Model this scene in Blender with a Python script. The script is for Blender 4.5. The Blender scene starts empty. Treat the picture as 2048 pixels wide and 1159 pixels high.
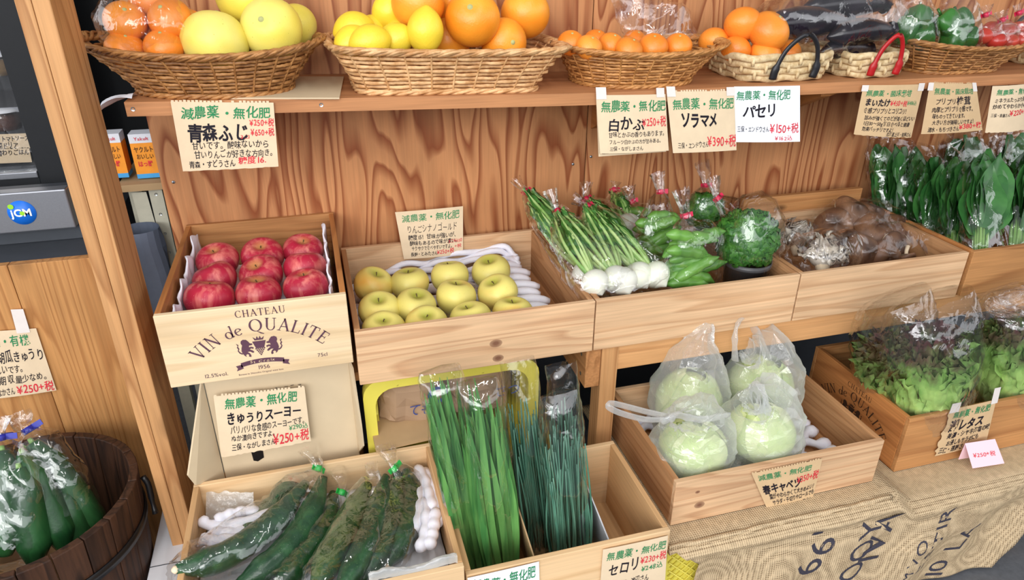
import bpy, math, random
from mathutils import Vector, Matrix, noise
V = Vector
PI = math.pi
R = random.Random(11)
SC = bpy.context.scene
COL = SC.collection
# ---------------------------------------------------------------- camera
CAM_LOC = V((0, 0, 1.55)); YAW, PIT, ROL, FPX = .2788, .4645, .00615, 1395.0
_F = V((math.sin(YAW)*math.cos(PIT), math.cos(YAW)*math.cos(PIT), -math.sin(PIT)))
_r = V((math.cos(YAW), -math.sin(YAW), 0)); _u = _r.cross(_F)
CR = _r*math.cos(ROL) + _u*math.sin(ROL); CU = -_r*math.sin(ROL) + _u*math.cos(ROL)
cam = bpy.data.cameras.new('camera'); cam.sensor_width = 36; cam.lens = 36*FPX/2048; cam.clip_start = .02
co = bpy.data.objects.new('camera', cam); COL.objects.link(co)
co.matrix_world = Matrix(((CR.x, CU.x, -_F.x, CAM_LOC.x), (CR.y, CU.y, -_F.y, CAM_LOC.y), (CR.z, CU.z, -_F.z, CAM_LOC.z), (0, 0, 0, 1)))
SC.camera = co
# ---------------------------------------------------------------- daylight and added glint lamps
SC.view_settings.view_transform = 'Standard'; SC.view_settings.look = 'None'
SC.view_settings.exposure = 0.14; SC.view_settings.gamma = 1
W = bpy.data.worlds.new('world'); SC.world = W; W.use_nodes = True
def build_world():
    nt = W.node_tree; nd = nt.nodes; lk = nt.links; nd.clear()
    tc = nd.new('ShaderNodeTexCoord'); sp = nd.new('ShaderNodeSeparateXYZ'); lk.new(tc.outputs['Generated'], sp.inputs[0])
    # open street side (towards -y): bright overcast sky, dim ground, dim shop interior behind
    el = nd.new('ShaderNodeValToRGB'); e = el.color_ramp
    mr = nd.new('ShaderNodeMapRange'); mr.inputs[1].default_value = -1; mr.inputs[2].default_value = 1; lk.new(sp.outputs[2], mr.inputs[0])
    lk.new(mr.outputs[0], el.inputs[0])
    e.elements[0].position = .0; e.elements[0].color = (.16, .16, .17, 1)
    e.elements[1].position = 1.; e.elements[1].color = (.55, .56, .60, 1)
    for p, c in ((.48, (.22, .22, .23, 1)), (.535, (.4, .41, .43, 1)), (.575, (3.6, 3.66, 3.8, 1)), (.70, (3.6, 3.66, 3.8, 1)), (.735, (.5, .51, .54, 1))):
        q = e.elements.new(p); q.color = c
    mx = nd.new('ShaderNodeMapRange'); lk.new(sp.outputs[1], mx.inputs[0])
    mx.inputs[1].default_value = .45; mx.inputs[2].default_value = -.35; mx.inputs[3].default_value = .22; mx.inputs[4].default_value = 1.0
    mxx = nd.new('ShaderNodeMapRange'); lk.new(sp.outputs[0], mxx.inputs[0])          # the open side lies to the left, shop interior to the right
    mxx.inputs[1].default_value = -.7; mxx.inputs[2].default_value = .8; mxx.inputs[3].default_value = 1.15; mxx.inputs[4].default_value = .5
    mm = nd.new('ShaderNodeMath'); mm.operation = 'MULTIPLY'; lk.new(mx.outputs[0], mm.inputs[0]); lk.new(mxx.outputs[0], mm.inputs[1]); mx = mm
    bg = nd.new('ShaderNodeBackground'); lk.new(el.outputs[0], bg.inputs[0]); lk.new(mx.outputs[0], bg.inputs[1])
    out = nd.new('ShaderNodeOutputWorld'); lk.new(bg.outputs[0], out.inputs[0])
build_world()
def area(name, loc, target, sx, sy, power, col):
    l = bpy.data.lights.new(name, 'AREA'); l.shape = 'RECTANGLE'; l.size = sx; l.size_y = sy; l.energy = power; l.color = col
    o = bpy.data.objects.new(name, l); COL.objects.link(o); o.location = loc
    o.rotation_euler = (V(target) - V(loc)).to_track_quat('-Z', 'Y').to_euler()
    return o
area('shop_front_daylight', (-1.0, -1.5, 1.95), (.35, 1.2, .5), 2.2, 1.2, 42, (1, .99, .98))
for lx, ly, pw in ((-.55, .15, 9), (.75, .1, 8), (.1, -.7, 9)):
    area('added_glint_lamp', (lx, ly, 2.75), (lx, ly+.25, .5), .045, 1.15, pw, (1, .985, .96))  # narrow unseen lamps, added to strike glints on the film bags
try:
    SC.cycles.use_denoising = True; SC.cycles.transparent_max_bounces = 20; SC.cycles.max_bounces = 8
    SC.cycles.caustics_reflective = False; SC.cycles.caustics_refractive = False
except Exception: pass
# ---------------------------------------------------------------- helpers
def at(px, py, x=None, y=None, z=None):
    d = _F + CR*((px-1024)/FPX) - CU*((py-579.5)/FPX)
    if y is not None: t = (y-CAM_LOC.y)/d.y
    elif z is not None: t = (z-CAM_LOC.z)/d.z
    else: t = (x-CAM_LOC.x)/d.x
    return CAM_LOC + d*t
def lin(c):
    return tuple((v/255/12.92 if v/255 <= .04045 else ((v/255+.055)/1.055)**2.4) for v in c) + (1,)
def nz(p, s=1.0, o=0.0):
    return noise.noise(V((p[0]*s+o, p[1]*s-o*.7, p[2]*s+o*1.3)))
class MB:
    def __init__(s): s.v = []; s.f = []; s.m = []; s.s = []
    def add(s, vs, fs, mi=0, smooth=True):
        b = len(s.v); s.v += [tuple(v) for v in vs]
        for f in fs: s.f.append(tuple(i+b for i in f)); s.m.append(mi); s.s.append(smooth)
        return s
    def box(s, x0, x1, y0, y1, z0, z1, mi=0, M=None):
        vs = [V((x, y, z)) for x in (x0, x1) for y in (y0, y1) for z in (z0, z1)]
        if M: vs = [M @ v for v in vs]
        return s.add(vs, [(0, 1, 3, 2), (4, 6, 7, 5), (0, 4, 5, 1), (2, 3, 7, 6), (0, 2, 6, 4), (1, 5, 7, 3)], mi, False)
    def hexa(s, P, mi=0):      # 8 corners: front TL,TR,BR,BL then back TL,TR,BR,BL
        return s.add(P, [(0, 3, 2, 1), (4, 5, 6, 7), (0, 1, 5, 4), (3, 7, 6, 2), (0, 4, 7, 3), (1, 2, 6, 5)], mi, False)
    def grid(s, fn, nu, nv, mi=0, cu=False, smooth=True, tri=False):
        vs = [fn(i/nu if cu else i/(nu), j/nv) for j in range(nv+1) for i in range(nu if cu else nu+1)]
        w = nu if cu else nu+1; fs = []
        for j in range(nv):
            for i in range(nu):
                a = j*w+i; b = j*w+(i+1) % w if cu else a+1; c = b+w; d = a+w
                if tri: fs += [(a, b, c), (a, c, d)] if (i+j) % 2 else [(a, b, d), (b, c, d)]
                else: fs.append((a, b, c, d))
        return s.add(vs, fs, mi, smooth)
    def tube(s, pts, r, n=8, mi=0, cap=True, flat=1.0, up=None, closed=False, smooth=True):
        pts = [V(p) for p in pts]; L = len(pts); rs = r if isinstance(r, (list, tuple)) else [r]*L
        vs = []; ref = V(up) if up is not None else None; prev = None
        for i, p in enumerate(pts):
            if closed: t = pts[(i+1) % L]-pts[i-1]
            else: t = pts[min(i+1, L-1)]-pts[max(i-1, 0)]
            if t.length < 1e-9: t = V((0, 0, 1))
            t.normalize()
            if ref is not None: a = ref - t*ref.dot(t)
            elif prev is None: a = (V((0, 0, 1)) if abs(t.z) < .9 else V((1, 0, 0))); a = a - t*a.dot(t)
            else: a = prev - t*prev.dot(t)
            if a.length < 1e-6: a = t.orthogonal()
            a.normalize(); prev = a; b = t.cross(a)
            for k in range(n):
                h = 2*PI*k/n; vs.append(p + a*(rs[i]*math.cos(h)) + b*(rs[i]*flat*math.sin(h)))
        fs = []
        for i in range(L if closed else L-1):
            for k in range(n):
                q = ((i+1) % L)*n
                fs.append((i*n+k, i*n+(k+1) % n, q+(k+1) % n, q+k))
        if cap and not closed: fs += [tuple(range(n-1, -1, -1)), tuple((L-1)*n+k for k in range(n))]
        return s.add(vs, fs, mi, smooth)
    def lathe(s, prof, n=24, mi=0, fn=None, c=(0, 0, 0), smooth=True):
        vs = []; fs = []
        for (r, z) in prof:
            for k in range(n):
                h = 2*PI*k/n; p = V((r*math.cos(h), r*math.sin(h), z))
                vs.append((fn(p, h) if fn else p) + V(c))
        for i in range(len(prof)-1):
            for k in range(n): fs.append((i*n+k, i*n+(k+1) % n, (i+1)*n+(k+1) % n, (i+1)*n+k))
        return s.add(vs, fs, mi, smooth)
    def poly(s, pts, mi=0): return s.add(pts, [tuple(range(len(pts)))], mi, False)
    def mesh(s, name, mats):
        me = bpy.data.meshes.new(name); me.from_pydata(s.v, [], s.f)
        for m in (mats if isinstance(mats, (list, tuple)) else [mats]): me.materials.append(m)
        me.polygons.foreach_set('material_index', s.m); me.polygons.foreach_set('use_smooth', s.s); me.update()
        return me
    def build(s, name, mats, parent=None, loc=(0, 0, 0), rot=(0, 0, 0), bevel=0, subsurf=0):
        o = bpy.data.objects.new(name, s.mesh(name, mats)); COL.objects.link(o); o.location = loc; o.rotation_euler = rot
        if parent: o.parent = parent
        if bevel:
            b = o.modifiers.new('bevel', 'BEVEL'); b.width = bevel; b.segments = 2; b.limit_method = 'ANGLE'
        if subsurf:
            b = o.modifiers.new('sub', 'SUBSURF'); b.levels = b.render_levels = subsurf
        return o
def tag(o, label=None, cat=None, group=None, kind=None):
    if label: o['label'] = label
    if cat: o['category'] = cat
    if group: o['group'] = group
    if kind: o['kind'] = kind
    return o
def empty(name, loc, label, cat, group=None, rot=(0, 0, 0)):
    o = bpy.data.objects.new(name, None); COL.objects.link(o); o.location = loc; o.rotation_euler = rot; o.empty_display_size = .05
    return tag(o, label, cat, group)
def dup(root, loc, rot=(0, 0, 0), scale=1.0, label=None, group=None):
    r = root.copy(); COL.objects.link(r); r.location = loc; r.rotation_euler = rot
    r.scale = (scale,)*3 if not isinstance(scale, (tuple, list)) else scale
    if label: r['label'] = label
    if group: r['group'] = group
    for ch in root.children:
        c = ch.copy(); COL.objects.link(c); c.parent = r
        for g in ch.children:
            d = g.copy(); COL.objects.link(d); d.parent = c
    return r
def spl(P, n):                      # Catmull-Rom through points
    P = [V(p) for p in P]; out = []; Q = [P[0]*2-P[1]] + P + [P[-1]*2-P[-2]]
    m = len(P)-1
    for k in range(n+1):
        t = k/n*m; i = min(int(t), m-1); u = t-i; a, b, c, d = Q[i:i+4]
        out.append(.5*((2*b)+(c-a)*u+(2*a-5*b+4*c-d)*u*u+(3*b-3*c+d-a)*u**3))
    return out
def lerp_list(L, t):
    x = t*(len(L)-1); i = min(int(x), len(L)-2); u = x-i
    return L[i]*(1-u)+L[i+1]*u
# ---------------------------------------------------------------- materials
class NT:
    def __init__(s, name):
        s.m = bpy.data.materials.new(name); s.m.use_nodes = True; s.t = s.m.node_tree
        s.t.nodes.clear(); s.out = s.n('OutputMaterial')
    def n(s, ty, ins=None, **pr):
        q = s.t.nodes.new('ShaderNode'+ty)
        for k, v in pr.items(): setattr(q, k, v)
        for k, v in (ins or {}).items(): s.set(q, k, v)
        return q
    def set(s, q, k, v):
        i = q.inputs[k]
        if hasattr(v, 'outputs'): s.t.links.new(v.outputs[0], i)
        elif hasattr(v, 'is_linked'): s.t.links.new(v, i)
        else: i.default_value = v
    def math(s, op, a, b=0.0, clamp=False):
        q = s.n('Math', operation=op, use_clamp=clamp); s.set(q, 0, a); s.set(q, 1, b); return q
    def ramp(s, fac, *stops):
        q = s.n('ValToRGB'); e = q.color_ramp
        while len(e.elements) < len(stops): e.elements.new(.5)
        for el, (p, c) in zip(e.elements, stops):
            el.position = p; el.color = c if isinstance(c, tuple) else (c, c, c, 1)
        s.set(q, 0, fac); return q
    def mix(s, fac, a, b, mode='MIX'):
        q = s.n('Mix', data_type='RGBA', blend_type=mode); s.set(q, 0, fac); s.set(q, 6, a); s.set(q, 7, b); return q.outputs[2]
    def coord(s, kind='Object', scale=(1, 1, 1), rnd=True):
        tc = s.n('TexCoord'); src = tc.outputs[kind]
        if rnd:
            oi = s.n('ObjectInfo'); a = s.n('VectorMath', operation='ADD'); s.t.links.new(src, a.inputs[0])
            k = s.math('MULTIPLY', oi.outputs['Random'], 31.7); s.t.links.new(k.outputs[0], a.inputs[1]); src = a.outputs[0]
        mp = s.n('Mapping'); s.t.links.new(src, mp.inputs[0]); mp.inputs['Scale'].default_value = scale
        return mp.outputs[0]
    def noise(s, vec, scale, detail=2, rough=.5, dist=0.0):
        return s.n('TexNoise', {'Vector': vec, 'Scale': scale, 'Detail': detail, 'Roughness': rough, 'Distortion': dist})
    def bump(s, h, strength=.3, dist=.002):
        return s.n('Bump', {'Height': h, 'Strength': strength, 'Distance': dist})
    def pbsdf(s, col, rough=.5, spec=.5, metal=0.0, normal=None, sss=0.0):
        q = s.n('BsdfPrincipled', {'Base Color': col, 'Roughness': rough, 'Specular IOR Level': spec, 'Metallic': metal})
        if normal is not None: s.set(q, 'Normal', normal)
        if sss: q.inputs['Subsurface Weight'].default_value = sss; q.inputs['Subsurface Radius'].default_value = (.02, .012, .008)
        s.t.links.new(q.outputs[0], s.out.inputs[0]); return q
def wood(name, base, dark, axis='x', rings=7, dens=6.0, width=.5, amount=.75, rough=.6, fiber=.12, knots=True, stretch=.09, blotch=.12, detail=1.5, spots=()):
    s = NT(name); k = {'x': 0, 'y': 1, 'z': 2}[axis]
    sc = [dens]*3; sc[k] = dens*stretch
    v = s.coord('Object', tuple(sc)); n1 = s.noise(v, 1.0, detail, .45, .25)
    ph = s.math('FRACT', s.math('MULTIPLY', n1.outputs[0], rings))
    rg = s.ramp(ph, (0.0, .55), (.06, .0), (width, .12), (.93, 1.0), (1.0, .55))
    fs = [170]*3; fs[k] = 5; vf = s.coord('Object', tuple(fs)); nf = s.noise(vf, 1.0, 2, .6)
    bl = s.noise(s.coord('Object', (1, 1, 1)), 4.0, 2, .5)
    c = s.mix(s.math('MULTIPLY', rg.outputs[0], amount), lin(base), lin(dark))
    c = s.mix(1.0, c, s.ramp(nf.outputs[0], (.3, (1-fiber*1.6,)*3+(1,)), (.7, (1+fiber,)*3+(1,))).outputs[0], 'MULTIPLY')
    c = s.mix(1.0, c, s.ramp(bl.outputs[0], (.3, (1-blotch,)*3+(1,)), (.7, (1+blotch*.6,)*3+(1,))).outputs[0], 'MULTIPLY')
    if knots:
        ks = [5.2]*3; ks[k] = 2.6; vo = s.n('TexVoronoi', {'Vector': s.coord('Object', tuple(ks)), 'Scale': 1.0})
        kf = s.ramp(vo.outputs['Distance'], (.028*float(knots), 1.0), (.075*float(knots), 0.0)); c = s.mix(s.math('MULTIPLY', kf.outputs[0], .8), c, lin(tuple(q*.55 for q in dark)))
    for (sx, sz, sr) in spots:                        # single knots of this board (x, z on its face)
        tc = s.n('TexCoord'); a = s.n('VectorMath', operation='SUBTRACT'); s.t.links.new(tc.outputs['Object'], a.inputs[0]); a.inputs[1].default_value = (sx, 0, sz)
        m_ = s.n('VectorMath', operation='MULTIPLY'); s.t.links.new(a.outputs[0], m_.inputs[0]); m_.inputs[1].default_value = (.7/sr, 0, 1/sr)
        l_ = s.n('VectorMath', operation='LENGTH'); s.t.links.new(m_.outputs[0], l_.inputs[0]); d_ = s.math('MULTIPLY_ADD', n1.outputs[0], .6); s.set(d_, 2, l_.outputs['Value'])
        c = s.mix(s.ramp(d_, (.5, .92), (.95, .55), (1.25, .1), (1.4, .35), (1.9, 0.0)).outputs[0], c, lin((112, 70, 52)))
    b = s.bump(nf.outputs[0], .25, .0008)
    s.pbsdf(c, rough, .3, 0, b.outputs[0]); return s.m
def plain(name, col, rough=.5, spec=.4, metal=0.0, var=.06, scale=40, bump=.0, sss=0.0):
    s = NT(name); n = s.noise(s.coord(), scale, 3, .6)
    c = s.mix(1.0, lin(col), s.ramp(n.outputs[0], (.3, (1-var,)*3+(1,)), (.7, (1+var,)*3+(1,))).outputs[0], 'MULTIPLY')
    b = s.bump(n.outputs[0], bump, .002).outputs[0] if bump else None
    s.pbsdf(c, rough, spec, metal, b, sss); return s.m
def film(name, tint=.99, base=.075, gain=.5, rough=.04, scale=46, bump=.8):
    s = NT(name); v = s.coord('Object', (1, 1, .5)); n = s.noise(v, scale*1.6, 2, .5, .6)
    n2 = s.noise(v, scale*.45, 1, .5, .9); r1 = s.math('ABSOLUTE', s.math('SUBTRACT', n2.outputs[0], .5)); r2 = s.math('ABSOLUTE', s.math('SUBTRACT', n.outputs[0], .5))
    h = s.math('MULTIPLY_ADD', r2, .35); s.set(h, 2, s.math('MULTIPLY', r1, 2.2))
    b = s.bump(h, bump, .006)
    lw = s.n('LayerWeight', {'Blend': .45, 'Normal': b}); f = s.math('POWER', lw.outputs['Facing'], 2.2)
    f = s.math('MULTIPLY_ADD', f.outputs[0], gain); f.inputs[2].default_value = base
    t = s.n('BsdfTransparent', {'Color': (tint, tint, tint, 1)}); g = s.n('BsdfGlossy', {'Color': (1, 1, 1, 1), 'Roughness': rough, 'Normal': b})
    m = s.n('MixShader', {0: f, 1: t, 2: g}); s.t.links.new(m.outputs[0], s.out.inputs[0]); return s.m
def frosted(name, white=.34, scale=30):
    s = NT(name); n = s.noise(s.coord(), scale, 3, .6, .8); b = s.bump(n.outputs[0], .5, .004)
    d = s.n('BsdfDiffuse', {'Color': (.90, .93, .93, 1), 'Normal': b}); tl = s.n('BsdfTranslucent', {'Color': (.90, .93, .93, 1), 'Normal': b})
    dm = s.n('MixShader', {0: .5, 1: d, 2: tl}); t = s.n('BsdfTransparent')
    lw = s.n('LayerWeight', {'Blend': .35, 'Normal': b}); f = s.math('MULTIPLY_ADD', lw.outputs['Facing'], .45); f.inputs[2].default_value = white*.7
    m1 = s.n('MixShader', {0: f, 1: t, 2: dm}); g = s.n('BsdfGlossy', {'Roughness': .12, 'Normal': b})
    m2 = s.n('MixShader', {0: .07, 1: m1, 2: g}); s.t.links.new(m2.outputs[0], s.out.inputs[0]); return s.m
def skin2(name, c1, c2, scale=(20, 20, 4), lo=.4, hi=.62, rough=.35, dots=None, bump=.0, bscale=200, sss=0.05, spec=.5, crown=None):
    s = NT(name); n = s.noise(s.coord('Object', scale), 1.0, 3, .6, .3)
    c = s.mix(s.ramp(n.outputs[0], (lo, 0.0), (hi, 1.0)).outputs[0], lin(c1), lin(c2))
    n2 = s.noise(s.coord('Object', (1, 1, 1)), 11, 2, .5)
    c = s.mix(1.0, c, s.ramp(n2.outputs[0], (.3, (.86, .86, .86, 1)), (.7, (1.1, 1.1, 1.1, 1))).outputs[0], 'MULTIPLY')
    if dots:
        vo = s.n('TexVoronoi', {'Vector': s.coord('Object', (1, 1, 1)), 'Scale': dots[1]})
        c = s.mix(s.ramp(vo.outputs['Distance'], (dots[2], .85), (dots[2]*1.8, 0.0)).outputs[0], c, lin(dots[0]))
    if crown:
        tc = s.n('TexCoord'); sp = s.n('SeparateXYZ', {0: tc.outputs['Object']}); rr_ = s.n('VectorMath', operation='LENGTH'); mu = s.n('VectorMath', operation='MULTIPLY'); s.t.links.new(tc.outputs['Object'], mu.inputs[0]); mu.inputs[1].default_value = (1, 1, 0); s.t.links.new(mu.outputs[0], rr_.inputs[0])
        d_ = s.math('MULTIPLY_ADD', n2.outputs[0], crown[1]*.9); s.set(d_, 2, s.math('SUBTRACT', rr_.outputs['Value'], crown[1]*.45)); up = s.math('GREATER_THAN', sp.outputs[2], 0.0)
        f_ = s.n('MapRange', {0: d_, 1: crown[1]*1.3, 2: crown[1]*.35}); c = s.mix(s.math('MULTIPLY', s.math('MULTIPLY', f_.outputs[0], up), .8), c, lin(crown[0]))
    b = None
    if bump: b = s.bump(s.noise(s.coord('Object', (1, 1, 1)), bscale, 2, .6).outputs[0], bump, .0015).outputs[0]
    s.pbsdf(c, rough, spec, 0, b, sss); return s.m
MAT = dict(
    ply=wood('plywood', (196, 138, 92), (132, 66, 34), 'z', 13, 8.0, .50, .9, .45, .07, False, .15, .16, 1.6),
    vinx=wood('pale_wood_x', (226, 201, 163), (205, 172, 128), 'x', 5, 9, .6, .55, .6, .05, False, .07, .05),
    viny=wood('pale_wood_y', (196, 152, 104), (160, 112, 68), 'y', 5, 9, .6, .6, .6, .1, False, .07, .1),
    cratex=wood('crate_wood_x', (216, 178, 138), (176, 128, 86), 'x', 15, 10, .55, .55, .65, .08, True, .07),
    goldfront=wood('crate_wood_knotted', (216, 178, 138), (170, 120, 82), 'x', 15, 10, .55, .55, .65, .08, False, .07, spots=[(.035, .058, .014), (.04, .018, .012)]),
    cabfront=wood('crate_wood_one_knot', (216, 178, 138), (170, 120, 82), 'x', 15, 10, .55, .55, .65, .08, False, .07, spots=[(-.205, .045, .014), (-.215, .085, .006)]),
    cratey=wood('crate_wood_y', (188, 140, 96), (150, 100, 60), 'y', 15, 10, .62, .6, .65, .1, False, .07),
    freshx=wood('fresh_wood_x', (224, 190, 146), (198, 154, 104), 'x', 6, 8, .6, .5, .6, .05, True, .07),
    freshy=wood('fresh_wood_y', (206, 164, 116), (178, 128, 80), 'y', 6, 8, .6, .5, .6, .06, False, .07),
    oldx=wood('aged_wood_x', (190, 136, 84), (146, 92, 50), 'x', 7, 9, .6, .6, .6, .1, True, .07),
    oldy=wood('aged_wood_y', (186, 124, 70), (140, 82, 42), 'y', 7, 9, .6, .55, .6, .1, False, .07),
    beamx=wood('beam_wood_x', (208, 156, 104), (170, 110, 62), 'x', 7, 9, .6, .6, .6, .08, True, .06),
    beamy=wood('beam_wood_y', (182, 128, 80), (140, 90, 50), 'y', 7, 9, .6, .6, .6, .1, False, .06),
    beamz=wood('beam_wood_z', (198, 148, 98), (150, 98, 56), 'z', 12, 10, .6, .7, .6, .08, 2.0, .06),
    plankz=wood('plank_wood_z', (196, 142, 86), (150, 94, 48), 'z', 15, 11, .6, .65, .6, .1, 2.4, .05),
    shelfx=wood('shelf_wood_x', (186, 130, 86), (140, 86, 52), 'x', 6, 9, .6, .6, .55, .1, True, .06),
    stave=wood('barrel_wood', (74, 48, 33), (30, 20, 16), 'z', 8, 14, .55, .8, .55, .18, False, .05),
    paper=plain('kraft_paper', (222, 200, 168), .8, .1, 0, .04, 30), paper2=plain('brown_kraft_paper', (206, 176, 136), .8, .1, 0, .05, 30),
    white_paper=plain('white_paper', (236, 238, 244), .8, .1, 0, .01, 10), pink=plain('pink_card', (244, 208, 216), .75, .1, 0, .01, 10),
    tape=plain('masking_tape', (226, 218, 212), .5, .3, 0, .03, 60),
    ink=plain('black_marker', (30, 26, 36), .6, .2, 0, .1), inkg=plain('green_marker', (44, 132, 84), .6, .2, 0, .15),
    inkr=plain('red_marker', (212, 52, 66), .6, .2, 0, .12), inkp=plain('print_ink', (92, 62, 76), .6, .2, 0, .06), inkb=plain('blue_ink', (60, 76, 140), .6, .2),
    inkd=plain('dark_print_ink', (66, 46, 34), .6, .2, 0, .1),
    foam=plain('white_foam', (236, 235, 244), .45, .3, 0, .02, 80, .2, .1), card=plain('grey_cardboard', (206, 186, 154), .8, .15, 0, .04, 12),
    cardb=plain('brown_cardboard', (176, 146, 108), .8, .15, 0, .06, 14), bagpaper=plain('brown_paper_bag', (168, 138, 110), .75, .2, 0, .1, 9, .4),
    whitecard=plain('white_carton', (222, 224, 230), .6, .2, 0, .03, 12),
    yellow=plain('yellow_plastic', (226, 212, 88), .35, .5, 0, .03, 14), black=plain('black_plastic', (18, 19, 22), .35, .5), dark=plain('dark_panel', (26, 28, 31), .6, .3),
    steel=plain('brushed_steel', (150, 152, 158), .38, .5, .75, .04, 300), cream=plain('cream_steel', (196, 192, 172), .45, .4), zinc=plain('zinc_screw', (176, 184, 190), .3, .5, .9),
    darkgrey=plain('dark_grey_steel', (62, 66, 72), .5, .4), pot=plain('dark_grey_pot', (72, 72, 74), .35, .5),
    asphalt=plain('grey_concrete_floor', (98, 100, 104), .8, .2, 0, .12, 60, .3),
    tape_red=plain('red_tape', (206, 34, 74), .35, .5), tape_green=plain('green_tape', (46, 178, 78), .35, .5), tape_blue=plain('blue_tape', (38, 44, 150), .35, .5),
    film=film('clear_film'), film_thin=film('thin_clear_film', .99, .03, .4, .04, 40, .9), film2=film('stiff_clear_film', .99, .085, .55, .035, 30, .9), frost=frosted('frosted_plastic'), bubble=frosted('bubble_wrap', .75, 90), ink_faded=plain('faded_stencil_ink', (66, 64, 74), .8, .1, 0, .2, 200),
    apple=skin2('red_apple_skin', (178, 38, 62), (222, 128, 116), (46, 46, 9), .45, .72, .36, ((226, 150, 140), 150, .06), 0, 200, .03, .4, ((196, 140, 84), .016)),
    gold=skin2('golden_apple_skin', (222, 208, 116), (228, 170, 74), (6, 6, 6), .52, .72, .38, ((170, 150, 70), 130, .05), 0, 200, .02, .35, ((150, 152, 50), .019)),
    stem=plain('brown_stem', (92, 74, 48), .7, .2), navel=plain('citrus_button', (176, 178, 120), .6, .2),
    orange=skin2('orange_peel', (238, 142, 32), (244, 164, 52), (6, 6, 6), .4, .65, .36, ((200, 130, 30), 90, .03), .35, 260, .05),
    ponkan=skin2('mandarin_peel', (234, 132, 40), (240, 152, 56), (6, 6, 6), .4, .65, .36, None, .35, 240, .05),
    lemon=skin2('lemon_peel', (238, 212, 62), (230, 198, 54), (6, 6, 6), .4, .65, .38, None, .4, 240, .05),
    pomelo=skin2('pomelo_peel', (228, 210, 84), (234, 220, 118), (5, 5, 5), .4, .65, .4, ((176, 166, 50), 75, .05), .25, 300, .05),
    cuke=skin2('cucumber_skin', (34, 66, 44), (52, 92, 58), (30, 30, 30), .42, .68, .3, ((120, 150, 100), 170, .07), .5, 130, .02),
    cukel=skin2('mottled_cucumber_skin', (62, 92, 48), (40, 76, 44), (40, 40, 40), .42, .6, .32, ((128, 150, 96), 170, .07), .5, 130, .02),
    cuked=skin2('smooth_cucumber_skin', (24, 62, 32), (44, 92, 48), (24, 24, 4), .4, .7, .26, None, .12, 150, .02),
    nira=skin2('chive_leaf', (104, 160, 84), (66, 124, 64), (60, 60, 3), .4, .62, .35, None, 0, 200, .04), negi=skin2('scallion_leaf', (98, 146, 122), (66, 114, 94), (60, 60, 3), .4, .62, .4, None, 0, 200, .02),
    bulb=skin2('turnip_bulb', (240, 240, 226), (228, 234, 206), (9, 9, 9), .45, .7, .3, None, 0, 200, .1), stalk=skin2('turnip_stalk', (188, 212, 140), (126, 172, 84), (9, 9, 9), .4, .65, .35, None, 0, 200, .05),
    tleaf=skin2('turnip_leaf', (46, 98, 38), (72, 126, 52), (20, 20, 20), .4, .6, .4, None, 0), bean=skin2('bean_pod', (106, 156, 66), (78, 130, 52), (12, 12, 12), .4, .65, .33, None, 0),
    parsley=skin2('parsley_leaf', (42, 96, 34), (74, 130, 46), (60, 60, 60), .4, .62, .45, None, 0), shiit=skin2('shiitake_cap', (134, 96, 68), (98, 66, 47), (14, 14, 14), .4, .65, .45, None, .2, 60, .02, .4, ((54, 37, 28), .030)),
    gill=plain('mushroom_gills', (212, 184, 150), .7, .2, 0, .1), mstem=plain('mushroom_stem', (222, 202, 172), .7, .2, 0, .08), maitake=skin2('maitake_frond', (128, 110, 94), (206, 196, 180), (24, 24, 24), .42, .6, .6, None, .2, 90),
    komatsuna=skin2('komatsuna_leaf', (40, 92, 40), (62, 116, 54), (14, 14, 14), .38, .62, .4, None, 0), kstem=skin2('komatsuna_stem', (138, 178, 96), (112, 158, 76), (20, 20, 3), .4, .6, .4, None, 0),
    aub=skin2('aubergine_skin', (34, 26, 40), (24, 20, 28), (8, 8, 8), .4, .6, .2, None, 0, 200, 0), pepper=skin2('green_pepper_skin', (40, 92, 38), (56, 112, 46), (8, 8, 8), .4, .6, .22, None, 0, 200, .02),
    tomato=skin2('tomato_skin', (178, 52, 42), (196, 78, 60), (8, 8, 8), .4, .6, .25, None, 0), cabbage=skin2('cabbage_leaf', (186, 208, 128), (216, 226, 168), (9, 9, 9), .4, .62, .42, None, .25, 40, .08),
    rush=skin2('corn_husk_coil', (222, 200, 158), (196, 168, 122), (70, 70, 70), .4, .62, .6, None, .5, 90, 0, .2), leather_black=plain('black_leather', (30, 30, 34), .4, .5), leather_red=plain('red_leather', (176, 24, 28), .4, .5),
    wick1=skin2('brown_wicker', (186, 134, 80), (140, 92, 50), (40, 40, 40), .35, .62, .45, None, .2, 200, 0, .35), wick2=skin2('pale_wicker', (222, 180, 130), (186, 136, 86), (40, 40, 40), .35, .62, .42, None, .2, 200, 0, .35),
    wick3=skin2('amber_wicker', (206, 150, 90), (164, 110, 58), (40, 40, 40), .35, .62, .42, None, .2, 200, 0, .35),
)
def leaf_mat(name, stops, nscale=24, zspan=(0, .3), rough=.42):
    s = NT(name); tc = s.n('TexCoord'); sp = s.n('SeparateXYZ', {0: tc.outputs['Object']})
    n = s.noise(s.coord('Object', (1, 1, 1)), nscale, 3, .6)
    z = s.n('MapRange', {0: sp.outputs[2], 1: zspan[0], 2: zspan[1]})
    a = s.math('MULTIPLY_ADD', n.outputs[0], .5); s.set(a, 2, s.math('SUBTRACT', z.outputs[0], .25))
    c = s.ramp(a, *[(p, lin(q)) for p, q in stops])
    s.pbsdf(c.outputs[0], rough, .45, 0, None, .04); return s.m
MAT['lettuce'] = leaf_mat('red_leaf_lettuce', ((.1, (204, 222, 158)), (.45, (168, 202, 112)), (.66, (130, 172, 90)), (.80, (104, 104, 70)), (.92, (92, 56, 56))), 26, (0, .385))
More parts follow.
